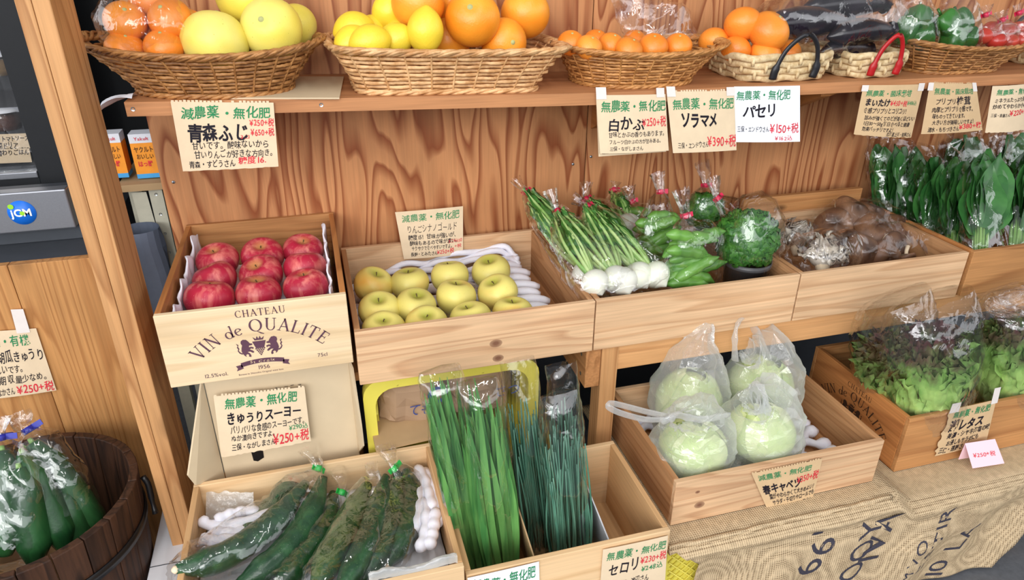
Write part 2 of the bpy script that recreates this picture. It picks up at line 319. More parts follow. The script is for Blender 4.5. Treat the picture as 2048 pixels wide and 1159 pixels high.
def cloth_mat():
    s = NT('burlap'); v = s.coord('Object', (1, 1, 1), False)
    hs = []
    for ax in ('X', 'Z'):
        w = s.n('TexWave', {'Vector': v, 'Scale': 58.0, 'Distortion': .5, 'Detail': 1.0, 'Detail Scale': 2.0}, wave_type='BANDS', bands_direction=ax); hs.append(w)
    wy = s.n('TexWave', {'Vector': v, 'Scale': 58.0, 'Distortion': .5, 'Detail': 1.0}, wave_type='BANDS', bands_direction='Y'); 
    h = s.math('ADD', hs[0].outputs['Fac'], s.math('MAXIMUM', hs[1].outputs['Fac'], wy.outputs['Fac']))
    n = s.noise(v, 70, 3, .6)
    c = s.mix(s.ramp(s.math('MULTIPLY', h, .5), (.1, 0.0), (.6, 1.0)).outputs[0], lin((134, 110, 82)), lin((208, 184, 148)))
    c = s.mix(1.0, c, s.ramp(n.outputs[0], (.3, (.82, .82, .82, 1)), (.7, (1.1, 1.1, 1.1, 1))).outputs[0], 'MULTIPLY')
    b = s.bump(h, .7, .002); s.pbsdf(c, .85, .1, 0, b.outputs[0]); return s.m
MAT['burlap'] = cloth_mat()
# ---------------------------------------------------------------- setting
tag(MB().box(-4, 5, -1.5, 4.5, -.05, 0).build('floor', MAT['asphalt']), kind='structure')
def wall():
    mb = MB().box(-.372, .7275, 1.8, 1.815, .62, 2.2)
    tag(mb.build('wall_back', MAT['ply']), kind='structure')
    mb = MB().box(.7305, 2.6, 1.8, 1.815, .62, 2.2)
    tag(mb.build('wall_back_right', MAT['ply']), kind='structure')
    tag(MB().box(.7275, .7305, 1.808, 1.816, .62, 2.2).build('trim_1', MAT['dark']), kind='structure')
    tag(MB().box(-2.6, 4.0, 2.6, 2.62, 0, 2.6).build('wall_rear', MAT['dark']), kind='structure')
    tag(MB().box(-.1, 2.6, 1.84, 1.85, 0, .62).build('lower_shade_panel', MAT['darkgrey']), kind='structure')  # dark panel added to stand in for the shade below the plywood
wall()
def screw(x, y, z, label):
    mb = MB().lathe([(0, -.0025), (.003, -.0022), (.0042, 0)], 12); o = mb.build('screw', MAT['zinc'], None, (x, y, z), (-PI/2, 0, 0))
    b = MB().box(-.0026, .0026, -.0005, .0005, -.0029, -.0021).box(-.0005, .0005, -.0026, .0026, -.0029, -.0021).build('slot', MAT['dark'], o)
    tag(o, label, 'screw', 'screws in the plywood'); return o
for (px_, py_, lb) in ((1146, 328, 'zinc screw left of the plywood seam, above the turnip bags'), (1182, 313, 'zinc screw right of the plywood seam, under the torn turnip note'), (347, 364, 'zinc screw at the left edge of the plywood, above the red apple box')):
    p = at(px_, py_, y=1.8); s_ = screw(p.x, 1.8, p.z, lb); s_.rotation_euler = (PI/2, 0, 0) if False else (-PI/2, 0, 0)
# top shelf (slightly warped board)
def shelf_z(x): return 1.2416 + (.029*(.622-x) if x < .622 else -.006*(x-.622))
def shelf():
    xs = [-.343 + i*(2.6+.343)/24 for i in range(25)]; mb = MB()
    rows = []
    for x in xs: z = shelf_z(x); rows.append([V((x, 1.5, z)), V((x, 1.5, z-.027)), V((x, 1.799, z-.027)), V((x, 1.799, z))])
    vs = [p for r in rows for p in r]; fs = []
    for i in range(24):
        for k in range(4): fs.append((i*4+k, i*4+(k+1) % 4, (i+1)*4+(k+1) % 4, (i+1)*4+k))
    fs += [(3, 2, 1, 0), (96, 97, 98, 99)]
    mb.add(vs, fs, 0, False)
    o = mb.build('shelf', MAT['shelfx']); tag(o, 'long brown wooden shelf board carrying the row of fruit baskets', 'shelf')
    for i, x in enumerate((-.330, .02)):
        c = MB().lathe([(0, -.001), (.0042, 0)], 10).build('screw', MAT['zinc'], o, (x, 1.4995, shelf_z(x)-.013), (PI/2, 0, 0))
    for x in (.74, 1.28):                                   # bracket blocks under the shelf
        z = shelf_z(x)-.027
        MB().add([V((x, 1.56, z)), V((x+.09, 1.56, z)), V((x+.09, 1.799, z)), V((x, 1.799, z)), V((x, 1.799, z-.13)), V((x+.03, 1.799, z-.13)), V((x+.03, 1.56, z-.02)), V((x, 1.56, z-.02))],
                 [(0, 1, 2, 3), (0, 7, 6, 1), (3, 2, 5, 4), (7, 4, 5, 6), (0, 3, 4, 7), (1, 6, 5, 2)], 0, False).build('shelf_bracket', MAT['oldy'], o)
shelf()
# post at the left: two boards side by side
def post():
    o = empty('wooden_post', (-.4085, 1.36, 0), 'tall wooden post of two boards between the display and the plank counter', 'post')
    MB().box(-.0245, -.0008, 0, .128, 0, 2.3).build('post_board', MAT['beamz'], o, bevel=.002)
    MB().box(-.0002, .0265, 0, .132, 0, 2.3).build('post_board', MAT['beamz'], o, bevel=.002)
post()
def counter():
    o = empty('plank_counter', (-.7, 1.62, 0), 'wooden plank counter front behind the barrel at the left', 'counter')
    x0 = -1.5
    for x1, t in ((-1.27, 0), (-1.08, .001), (-.86, 0), (-.675, .001), (-.512, 0)):
        MB().box(x0+.7+.0008, x1+.7-.0008, t, .022, .0, .914).build('plank', MAT['plankz'], o, bevel=.0012); x0 = x1
    MB().box(-.8, .18, .0225, .6, .89, .905).build('counter_top', MAT['darkgrey'], o)
counter()
def beams():
    o = empty('market_stall', (.6, 1.31, 0), 'wooden stall with apron beam, side rail and leg below the middle crates', 'stall')
    MB().box(0, 1.35, 0, .035, .615, .685).build('apron_beam', MAT['beamx'], o, bevel=.002)
    MB().box(-.001, .042, -.004, .05, 0, .684).build('leg', MAT['beamz'], o, bevel=.002)
    b = MB().box(-.04, 0-.002, 0, .45, .575, .684).build('side_rail', MAT['beamy'], o, bevel=.002)
    for z in (.655, .60): MB().lathe([(0, -.001), (.005, 0)], 10).build('bolt', MAT['zinc'], b, (-.0405, .03, z), (0, PI/2, 0))
    MB().box(-.58, -.56, .05, .45, .66, .682).build('side_rail', MAT['beamy'], o)
    MB().box(-.57, 1.4, .40, .44, .64, .682).build('back_rail', MAT['beamx'], o)
    MB().box(1.37, 1.41, .0, .05, 0, .684).build('leg', MAT['beamz'], o)
beams()
# ---------------------------------------------------------------- crates
def crate(label, x0, x1, y0, y1, z0, z1, mx, my, t=.012, name='wooden_crate', wf=None, group=None):
    cx, cy = (x0+x1)/2, (y0+y1)/2; w, d, h = (x1-x0)/2, (y1-y0)/2, z1-z0
    o = empty(name, (cx, cy, z0), label, 'crate', group)
    f = MB().box(-w, w, -d, -d+t, 0, h).build('front_panel', MAT[wf or mx], o, bevel=.0015)
    MB().box(-w, w, d-t, d, 0, h).build('back_panel', MAT[mx], o, bevel=.0015)
    MB().box(-w, -w+t, -d+t+.0002, d-t-.0002, 0, h).build('side_panel', MAT[my], o, bevel=.0015)
    MB().box(w-t, w, -d+t+.0002, d-t-.0002, 0, h).build('side_panel', MAT[my], o, bevel=.0015)
    MB().box(-w+t+.0002, w-t-.0002, -d+t+.0002, d-t-.0002, .001, .010).build('bottom_panel', MAT[my], o)
    return o
K = {}
K['vin'] = crate('pale printed wine box on the cardboard carton, holding red apples', -.336, .023, 1.30, 1.795, .746, .909, 'oldx', 'oldy', .012, 'wine_box', 'vinx')
K['gold'] = crate('shallow wooden crate of yellow apples beside the printed red apple box', .031, .570, 1.30, 1.765, .686, .818, 'cratex', 'cratey', .013, wf='goldfront')
K['turnip'] = crate('wooden crate holding the bagged turnips, broad beans and parsley', .573, 1.112, 1.30, 1.765, .686, .818, 'cratex', 'cratey', .013)
K['mush'] = crate('wooden crate holding bagged mushrooms', 1.116, 1.632, 1.30, 1.70, .686, .818, 'cratex', 'cratey', .013)
K['greens'] = crate('wooden crate of tall bagged leafy greens at the right edge', 1.648, 2.15, 1.30, 1.70, .686, .818, 'oldx', 'oldy', .013)
K['cuc'] = crate('fresh pale wooden crate of bagged cucumbers, bottom left', -.339, .175, .925, 1.30, .27, .50, 'freshx', 'freshy', .012)
K['celery'] = crate('deep pale wooden box of bagged chives with an empty right side', .180, .612, .935, 1.235, .27, .463, 'freshx', 'freshy', .012)
K['cab'] = crate('wooden crate of bagged cabbages on the burlap', .665, 1.208, 1.02, 1.39, .378, .502, 'cratex', 'cratey', .013, wf='cabfront')
K['let'] = crate('brown printed wine box of bagged lettuces on the burlap', 1.328, 1.83, 1.07, 1.43, .336, .502, 'oldx', 'oldy', .012, 'wine_box')
o = MB().box(1.20, 1.62, 1.702, 1.72, .70, .868).build('wooden_board', MAT['oldx'], bevel=.002); tag(o, 'brown board standing behind the mushroom crate', 'board')
# ---------------------------------------------------------------- lettering
_tc = bpy.data.curves.new('glyph', 'FONT'); _to = bpy.data.objects.new('glyph', _tc); COL.objects.link(_to); _gc = {}
def glyph(ch, bold=0.0, italic=0.0):
    k = (ch, bold)
    if k not in _gc:
        _tc.body = ch; _tc.offset = bold; _tc.resolution_u = 3; dg = bpy.context.evaluated_depsgraph_get(); dg.update()
        me = bpy.data.meshes.new_from_object(_to.evaluated_get(dg))
        vs = [(v.co.x, v.co.y) for v in me.vertices]; fs = [tuple(p.vertices) for p in me.polygons]; bpy.data.meshes.remove(me)
        _gc[k] = (vs, fs, (max([v[0] for v in vs])+.06 if vs else .3) if ord(ch) < 0x2000 else 1.0)
    return _gc[k]
def write(mb, txt, x0, y0, size, surf, mi, width=None, bold=0.0, jit=1.0, slope=0.0, rr=None):
    rr = rr or R; gl = [glyph(c, bold) for c in txt]; tot = sum(g[2] for g in gl)*size; k = (width/tot) if width else 1.0; x = x0
    for c, (vs, fs, adv) in zip(txt, gl):
        a = rr.uniform(-.09, .09)*jit; ca, sa = math.cos(a), math.sin(a); sx = size*min(k, 1.15)*(1+rr.uniform(-.06, .06)*jit); sy = size*(1+rr.uniform(-.08, .08)*jit)
        yo = y0 + rr.uniform(-.05, .05)*size*jit + slope*(x-x0); sh = .12*jit
        out = []
        for (u, v) in vs:
            u2 = u+sh*v; v2 = v; out.append(surf(x+sx*(u2*ca-v2*sa), yo+sy*(u2*sa+v2*ca)))
        if out: mb.add(out, fs, mi, False)
        x += adv*size*k
INKS = [MAT['ink'], MAT['inkg'], MAT['inkr'], MAT['inkb'], MAT['inkp']]
def note(label, quad, lines, mat='paper', y=None, bulge=.004, torn=True, tapes=(), cat='price note', jag=.0, name='price_note', curl=0.0, rag_left=0.0):
    """quad: TL,TR,BR,BL world points; lines: (text, x, ybase, size, width, ink, bold) in fractions of the width/height"""
    TL, TR, BR, BL = [V(q) for q in quad]; c = (TL+TR+BR+BL)/4; rr = random.Random(label)
    nrm = (TR-TL).cross(BL-TL).normalized()
    if nrm.y > 0: nrm = -nrm
    w = (TR-TL).length; h = (BL-TL).length
    def sh(u, v):                                     # u right 0..1, v up 0..1
        p = TL*(1-u)*v + TR*u*v + BR*u*(1-v) + BL*(1-u)*(1-v)
        b = bulge*math.sin(PI*u)*(.6+.4*math.sin(2.2*v+1)) + curl*(1-v)**2
        return p + nrm*b - c
    mb = MB(); nu, nv = 28, 16; rag = [rr.uniform(0, 1)*jag for _ in range(nu+1)]; rl = [rr.uniform(-1, 1)*rag_left for _ in range(nv+1)]
    def g(u, v):
        i = round(u*nu); j = round(v*nv); vv = v - (rag[i] if v < .01 else 0)*-1; uu = u + (rl[j] if u < .01 else 0)
        return sh(uu, vv)
    mb.grid(g, nu, nv, 0)
    if torn:                                          # perforated spiral-pad edge
        n = 26
        for i in range(n):
            if rr.random() < .12: continue
            u0 = (i+.12)/n; u1 = (i+.82)/n; e = .018+rr.uniform(0, .012)
            mb.add([sh(u0, 1), sh(u1, 1), sh(u1, 1+e), sh(u0, 1+e)], [(0, 1, 2, 3)], 0, False)
    o = mb.build(name, MAT[mat], None, c); tag(o, label, cat)
    tm = MB(); sf = lambda x, yy: sh(x, yy) + nrm*.0007
    for (txt, x, yb, size, width, ink, bold) in lines:
        size *= 1.06; bold += .006; yb -= .005; asp = h/w
        gl = [glyph(cc, bold) for cc in txt]; tot = sum(q[2] for q in gl)*size*asp; k = min(width*1.06, .985-x)/tot if width else 1.0; X = x
        for cc, (vs, fs, adv) in zip(txt, gl):
            a = rr.uniform(-.08, .08); ca, sa = math.cos(a), math.sin(a); sx = size*asp*min(k, 1.25)*(1+rr.uniform(-.05, .07)); sy = size*(1+rr.uniform(-.08, .1)); yo = yb+rr.uniform(-.04, .04)*size
            out = [sf(X+sx*((u+.1*v)*ca-v*sa), yo+sy*((u+.1*v)*sa+v*ca)) for (u, v) in vs]
            if out: tm.add(out, fs, ink, False)
            X += adv*size*asp*k
    if tm.v: tm.build('lettering', INKS, o)
    for (u, v, du, dv) in tapes:
        MB().grid(lambda a, b: sh(u+du*a, v+dv*b) + nrm*.0012, 3, 4, 0).build('tape', MAT['tape'], o)
    return o
def quad(pts, y): return [at(a, b, y=y) for a, b in pts]
JG = '無農薬・無化肥'; GG = '減農薬・無化肥'
SF = 1.494
note('cream note reading 青森ふじ hanging from the shelf at the left', quad(((341, 203), (547, 205), (557, 333), (366, 343)), SF),
     [(GG, .07, .79, .17, .84, 1, .008), ('青森ふじ', .1, .47, .24, .58, 0, .022), ('¥250+税', .74, .66, .12, .26, 2, .008), ('¥650+税', .74, .51, .12, .25, 2, .008), ('3コ', .63, .47, .07, .1, 2, 0), ('甘いです。酸味ないから', .13, .335, .12, .74, 0, .0), ('甘いりんごが好きな方向き。', .14, .2, .12, .8, 0, .0), ('青森・すどうさん', .07, .06, .11, .45, 0, .004), ('糖度16.', .58, .09, .12, .28, 2, .006)], jag=.01)
note('older note peeking out behind the 白かぶ note under the shelf', quad(((1192, 195), (1325, 193), (1332, 303), (1197, 313)), SF+.004),
     [('三保・エンドウさん', .05, .05, .07, .4, 0, 0)], torn=False, bulge=0)
note('kraft note reading 白かぶ taped under the shelf, left of the ソラマメ note', quad(((1192, 190), (1331, 188), (1336, 300), (1199, 306)), SF),
     [(JG, .05, .74, .19, .93, 1, .006), ('白かぶ', .12, .42, .23, .5, 0, .014), ('¥250+税', .62, .46, .18, .38, 2, .004), ('甘味とかぶの香りもあります。', .13, .29, .1, .8, 0, 0), ('フルーツ白かぶの方が甘みある。', .13, .17, .08, .74, 0, 0), ('三保・ながしまさん', .13, .05, .08, .45, 0, 0)], bulge=.006, curl=.004, torn=False, tapes=((.0, .93, .14, .2), (.86, .95, .12, .16)))
note('kraft note reading ソラマメ taped under the shelf with a row of punched holes', quad(((1333, 183), (1471, 181), (1473, 300), (1346, 306)), SF-.001),
     [(JG, .06, .73, .17, .86, 1, .004), ('ソラマメ', .15, .45, .24, .52, 0, .03), ('三保・エンドウさん', .08, .09, .11, .44, 0, 0), ('¥390+税', .53, .1, .2, .45, 2, .004)], tapes=((.0, .92, .12, .16), (.86, .92, .13, .14)))
note('white note reading パセリ under the shelf below the black handled basket', quad(((1468, 173), (1600, 171), (1600, 283), (1472, 284)), SF-.002),
     [(JG, .02, .79, .17, .78, 1, .004), ('パセリ', .1, .48, .24, .5, 0, .018), ('三保・エンドウさん', .02, .2, .11, .45, 0, 0), ('¥150+税', .5, .18, .2, .45, 2, .003), ('¥162込', .58, .04, .09, .28, 2, 0)], 'white_paper', torn=False)
note('brown note reading まいたけ taped under the shelf below the red handled basket', quad(((1727, 170), (1848, 168), (1822, 276), (1707, 270)), SF),
     [('無農薬・菌床栽培', .06, .8, .12, .7, 1, .006), ('まいたけ', .07, .62, .14, .36, 0, .03), ('¥450+税', .46, .62, .12, .28, 2, .006), ('¥486込', .76, .63, .1, .17, 1, 0), ('食感プリプリとコリコリ！', .07, .47, .11, .7, 0, .008), ('旨みが強くてのどが渇くほどいい', .1, .34, .09, .82, 0, .008), ('1日30〜50g毎日食べると健康', .1, .23, .09, .75, 0, .006), ('効果バッチリですよ！', .1, .12, .09, .5, 0, .008), ('北海道上川・知林さん', .5, .04, .08, .45, 0, .008)], 'paper2', bulge=.01, torn=False, tapes=((-.02, .88, .1, .12), (.9, .88, .11, .14)), jag=.02)
note('brown note reading プリプリ椎茸 taped under the shelf below the brown wicker basket', quad(((1860, 166), (1952, 167), (1965, 260), (1842, 268)), SF-.002),
     [('無農薬・菌床栽培', .1, .8, .12, .75, 1, .004), ('プリプリ', .14, .6, .13, .36, 0, .004), ('椎茸', .52, .59, .17, .28, 0, .012), ('肉厚とプリプリ食感です。', .1, .45, .11, .74, 0, .008), ('味ものってきています。', .12, .32, .1, .55, 0, .008), ('大きい方が美味しいですよ！', .13, .19, .1, .7, 0, .008), ('清水・もちづきさん', .08, .05, .1, .46, 0, .008), ('¥380+税', .56, .08, .13, .4, 2, .01)], 'paper2', bulge=.009, tapes=((-.03, .86, .1, .15), (.9, .84, .1, .18)))
note('curled pale note at the far right of the row under the shelf', quad(((1985, 172), (2062, 166), (2054, 258), (1970, 266)), SF-.004),
     [('無農薬・無化肥', .1, .82, .12, .85, 1, .008), ('ミネラルたっぷり浜野菜', .08, .66, .1, .85, 0, .01), ('炒めてやわらか小松菜', .06, .53, .1, .85, 0, .01), ('¥220+税', .42, .37, .15, .5, 2, .012), ('三保・遠藤さん', .05, .35, .08, .36, 0, .004)], 'paper', bulge=.014, torn=False, jag=.02)
note('cream note reading りんごシナノゴールド propped on the yellow apple crate', [at(790, 424, y=1.752), at(926, 412, y=1.752), at(926, 508, y=1.742), at(808, 518, y=1.742)],
     [(GG, .07, .79, .16, .83, 1, .0), ('りんごシナノゴールド', .12, .56, .17, .74, 0, -.01), ('糖度15！甘味が強いが、', .12, .41, .11, .76, 0, .004), ('酸味もあるので味が濃い。', .13, .29, .1, .76, 0, .006), ('サクサクで食べやすいですよ。', .15, .18, .09, .65, 0, .006), ('長野・とみたさん', .12, .06, .09, .42, 0, .008), ('¥250+税', .55, .07, .11, .28, 2, .004), ('3コ¥650', .75, .28, .09, .23, 2, 0), ('+税', .85, .17, .08, .12, 2, 0)], torn=False, bulge=.005)
note('cream note reading きゅうりスーヨー stuck to the grey cardboard carton', quad(((427, 792), (609, 773), (622, 882), (443, 915)), 1.326),
     [(JG, .1, .8, .17, .76, 1, .008), ('きゅうりスーヨー', .1, .55, .19, .78, 0, .02), ('パリパリな食感のスーヨーです。', .13, .38, .13, .82, 0, .0), ('¥290込', .77, .29, .11, .21, 1, 0), ('ぬか漬向きですよ。', .13, .25, .11, .48, 0, .004), ('三保・ながしまさん', .12, .1, .11, .46, 0, .004), ('¥250+税', .58, .08, .22, .42, 2, .006)], jag=.02, bulge=.003)
note('kraft note with handwriting taped to the plank counter above the barrel', quad(((-60, 664), (72, 656), (113, 780), (-40, 800)), 1.614),
     [('無農薬・有機', -.02, .78, .17, .82, 1, .006), ('朝どり胡瓜きゅうり', .0, .55, .18, .95, 0, .004), ('おいしいです。', .1, .38, .13, .56, 0, 0), ('今の時期 収量少なめ。', .0, .22, .13, .95, 0, 0), ('三保・たなかさん', .0, .05, .12, .45, 0, 0), ('¥250+税', .5, .04, .17, .48, 2, .006)], torn=False, tapes=((.7, .95, .2, .35),))
note('cut kraft note reading 春キャベツ stuck to the cabbage crate', quad(((1503, 946), (1645, 916), (1622, 1010), (1542, 1035)), 1.016),
     [(GG, .05, .83, .12, .75, 1, .002), ('春キャベツ', .05, .55, .2, .6, 0, .025), ('¥350+税', .62, .62, .17, .36, 2, .006), ('葉がやわらかくて大きめよい！', .12, .41, .11, .82, 0, .01), ('サラダ・千切りやロールでも', .14, .28, .11, .8, 0, .01), ('の春キャベツです。', .16, .14, .11, .5, 0, .01), ('三保さん', .66, .14, .1, .28, 0, .01)], 'paper2', bulge=.003, jag=.02)
note('kraft note reading 潮レタス taped to the lettuce wine box', quad(((1902, 818), (1993, 798), (1972, 885), (1868, 912)), 1.065),
     [(JG, .1, .8, .15, .75, 1, .008), ('潮レタス', .1, .52, .24, .66, 0, .03), ('美濃・シャキ海塩の味', .12, .36, .13, .85, 0, .012), ('お浸しもサラダにも', .15, .2, .12, .6, 0, .012), ('三保・遠藤さん', .05, .05, .12, .5, 0, .012)], 'paper2', bulge=.002, torn=False, rag_left=.03, tapes=((-.02, .92, .2, .2), (.88, .92, .15, .35)))
note('kraft note reading セロリ on the front of the chive box, bottom right corner', quad(((1206, 1098), (1336, 1070), (1330, 1162), (1198, 1196)), .931),
     [('無農薬・無化肥', .06, .77, .16, .86, 1, .002), ('セロリ', .1, .46, .26, .45, 0, .01), ('¥230+税', .58, .55, .17, .4, 2, .002), ('¥248込', .6, .38, .13, .32, 1, 0), ('御殿場高原・渡辺さん', .03, .17, .15, .66, 0, .0)], torn=False, bulge=.002)
note('white note with blue green writing on the front of the chive box', quad(((935, 1155), (1078, 1122), (1080, 1205), (940, 1240)), .931),
     [('無農薬・無化肥', .05, .68, .26, .85, 1, .004), ('黒にら', .55, .36, .24, .35, 3, 0)], 'white_paper', torn=False, bulge=.001)
def tent():
    mb = MB(); y0 = 1.028
    F = [at(1930, 886, y=1.045), at(1990, 877, y=1.045), at(2009, 926, y=1.015), at(1945, 936, y=1.015)]
    c = (F[3]+F[2])/2; back = V((0, .045, 0))
    A, B, Cc, D = F
    g1 = lambda u, v: (A*(1-u)+B*u)*v + (D*(1-u)+Cc*u)*(1-v) - c
    D2, C2 = D+V((-.012, .034, .004)), Cc+V((-.012, .034, .004))
    g2 = lambda u, v: (A*(1-u)+B*u)*v + (D2*(1-u)+C2*u)*(1-v) - c
    mb.grid(g1, 4, 4).grid(g2, 4, 4)
    o = mb.build('price_card', MAT['pink'], None, c); tag(o, 'small pink folded price card standing in front of the lettuce box', 'price card')
    t = MB(); n = V((0, -.0008, .0005)); write(t, '¥250+税', .12, .4, .22, lambda x, y: g1(x, y)+n, 0, .72); t.build('lettering', MAT['inkr'], o)
tent()
# ---------------------------------------------------------------- printed wine boxes: serif capitals drawn stroke by stroke
def _bar(a, b, w):
    a = V(a).to_2d(); b = V(b).to_2d(); d = (b-a).normalized(); n = V((-d.y, d.x))*w/2
    return [a+n, b+n, b-n, a-n]
def _arc(cx, cy, rx, ry, a0, a1, w0, w1, n=14):
    out = []
    for i in range(n):
        q = []
        for s_ in (0, 1):
            t = math.radians(a0+(a1-a0)*(i+s_)/n); k = abs(math.cos(t)); w = (w0+(w1-w0)*k)/2
            q.append((V((cx+(rx+w)*math.cos(t), cy+(ry+w*.8)*math.sin(t))), V((cx+(rx-w)*math.cos(t), cy+(ry-w*.8)*math.sin(t)))))
        out.append([q[0][0], q[1][0], q[1][1], q[0][1]])
    return out
TK, TN, SW = .13, .055, .045
def serif(ch):
    P = []; se = lambda x, y, w=.26: P.append(_bar((x-w/2, y), (x+w/2, y), SW)); st = lambda x0, y0, x1, y1, w: P.append(_bar((x0, y0), (x1, y1), w))
    if ch == 'C': P.extend(_arc(.42, .5, .34, .47, 48, 312, .05, .13)); st(.66, .98, .66, .72, .04); st(.66, .02, .66, .26, .04); w = .8
    elif ch == 'H': [st(x, 0, x, 1, TK) for x in (.18, .68)]; [se(x, y) for x in (.18, .68) for y in (.02, .98)]; st(.18, .5, .68, .5, TN); w = .88
    elif ch == 'A': st(.1, 0, .42, 1, TN); st(.38, 1, .72, 0, TK); st(.2, .34, .6, .34, TN); se(.1, .02); se(.72, .02); w = .84
    elif ch == 'T': st(.38, 0, .38, 1, TK); se(.38, .02); st(.04, .97, .72, .97, .06); st(.06, .98, .04, .76, .045); st(.7, .98, .72, .76, .045); w = .78
    elif ch == 'E': st(.18, 0, .18, 1, TK); se(.16, .02); se(.16, .98); st(.18, .97, .6, .97, .055); st(.18, .03, .64, .03, .055); st(.18, .52, .48, .52, TN); st(.6, .98, .6, .78, .04); st(.64, .02, .66, .25, .04); st(.48, .63, .48, .41, .04); w = .74
    elif ch == 'U': st(.18, .3, .18, 1, TK); st(.68, .3, .68, 1, TN); P.extend(_arc(.43, .32, .25, .3, 180, 360, .06, .1)); se(.18, .98); se(.68, .98); w = .86
    elif ch == 'V': st(.1, 1, .42, 0, TK); st(.4, 0, .7, 1, TN); se(.1, .98); se(.7, .98); w = .8
    elif ch == 'I': st(.18, 0, .18, 1, TK); se(.18, .02); se(.18, .98); w = .38
    elif ch == 'N': st(.15, 0, .15, 1, TN); st(.15, 1, .7, 0, TK); st(.7, 0, .7, 1, TN); se(.15, .02); se(.12, .98, .2); se(.7, .98); w = .86
    elif ch == 'Q': P.extend(_arc(.46, .5, .38, .47, 0, 360, .05, .14, 24)); P.append([V(q) for q in ((.42, .06), (.55, .0), (.95, -.24), (.9, -.28), (.7, -.2))]); w = .96
    elif ch == 'L': st(.18, 0, .18, 1, TK); se(.18, .98); se(.14, .02, .2); st(.18, .03, .62, .03, .055); st(.62, .02, .65, .27, .045); w = .72
    elif ch == 'd': P.extend(_arc(.3, .3, .22, .28, 0, 360, .05, .12, 18)); st(.5, .02, .66, 1.0, .1); st(.5, .03, .64, .09, .06); st(.54, .98, .68, 1.0, .05); w = .66
    elif ch == 'e': P.extend(_arc(.28, .3, .22, .28, 20, 320, .05, .12, 18)); st(.1, .28, .48, .4, .05); w = .6
    else: w = .35
    return P, w
def vin_print(parent, surf, ink, ww, hh, small=True):
    mb = MB(); k = ww/.36
    def line(txt, size, cx, cy, rad=None, track=1.0):
        gl = [serif(c) for c in txt]; tot = sum(g[1] for g in gl)*size*track; x = -tot/2
        for c, (Ps, w) in zip(txt, gl):
            sz = size*(.95 if c in 'de' else 1); xm = x+w*size*track/2
            for P in Ps:
                out = []
                for q in P:
                    lx, ly = (q.x-w/2)*sz, q.y*sz
                    if rad: a = xm/rad; X = cx+math.sin(a)*(rad+ly)+math.cos(a)*lx; Y = cy-rad+math.cos(a)*(rad+ly)-math.sin(a)*lx
                    else: X, Y = cx+xm+lx, cy+ly
                    out.append(surf(X, Y))
                mb.poly(out)
            x += w*size*track
    line('CHATEAU', .0155*k, .012, .139*hh, None, 1.08); line('VIN de QUALITE', .028*k, .004, .104*hh, .165*k, 1.02)
    s = .001*k; ey = .05*hh
    def pg(pts, ox=0, oy=0, fx=1): mb.poly([surf(ox+fx*x*s, ey+oy+y*s) for x, y in pts])
    pg([(-13, 32), (13, 32), (8, 16), (-8, 16)]); pg([(-8, 34), (-11, 42), (-5, 37), (-3, 43.5), (0, 37), (3, 43.5), (5, 37), (11, 42), (8, 34)])
    for r in range(5):
        n = 5-r
        for i in range(n):
            cx, cy = (i-(n-1)/2)*4, 14.5-r*3.6; pg([(cx+1.75*math.cos(t*PI/4), cy+1.75*math.sin(t*PI/4)) for t in range(8)])
    lion = [(14, 30), (18, 31), (20, 35), (24, 40), (30, 41), (34, 38), (35, 33), (33, 28), (35, 22), (36, 15), (34, 8), (31, 3), (28, 1), (29, 5), (26, 7), (23, 5), (24, 1), (20, -1), (19, 3), (21, 8), (25, 12), (20, 12), (15, 8), (12, 10), (15, 14), (20, 17), (17, 19), (13, 17), (12, 21), (17, 23), (21, 22), (20, 26), (16, 26), (13, 28)]
    tail = [(34, 10), (38, 12), (41, 17), (39, 21), (41, 26), (39.5, 30), (44, 34), (41.5, 28), (43.5, 24.5), (41.5, 21), (43, 16), (40, 10), (35, 7)]
    for fx in (1, -1): pg(lion, 0, -.002*k, fx); pg(tail, 0, -.002*k, fx)
    def ban(x): return -14-(x/48)**2*7
    N = 16
    for i in range(N):
        x0, x1 = -42+84*i/N, -42+84*(i+1)/N; pg([(x0, ban(x0)+5), (x1, ban(x1)+5), (x1, ban(x1)-5), (x0, ban(x0)-5)])
    for fx in (1, -1): pg([(40, ban(40)+1), (52, ban(48)+1), (49, ban(48)-5), (52, ban(48)-11), (38, ban(38)-9)], 0, 0, fx)
    if small:
        mb.build('print', ink, parent); mb = MB()
        def sm(t, x, y, size): write(mb, t, x, y, size, surf, 0, None, .0, 0)
        sm('1956', -.012, ey-.034*k, .013); sm('12.5%vol.', -.115, -.0+.012, .012); sm('75cl', .108, .026, .012); sm('Boisserie Shizuoka Original wine box', -.05, ey-.043*k, .0055)
    mb.build('small_print' if small else 'print', ink, parent)
    if small:
        lm = MB(); write(lm, 'St Croix', -.024, ey-.0175*k, .009, lambda x, y: surf(x, y)+V((0, -.0003, 0)), 0, .05); lm.build('banner_lettering', MAT['vinx'], parent)
v_ = K['vin']; vin_print([c for c in v_.children if c.name.startswith('front')][0], lambda x, y: V((x, -.2475-.0006, y)), MAT['inkp'], .36, 1.0)
l_ = K['let']; vin_print([c for c in l_.children if c.name.startswith('side')][0], lambda x, y: V((-.251-.0006, .0-x, y)), MAT['inkd'], .34, .92, False)
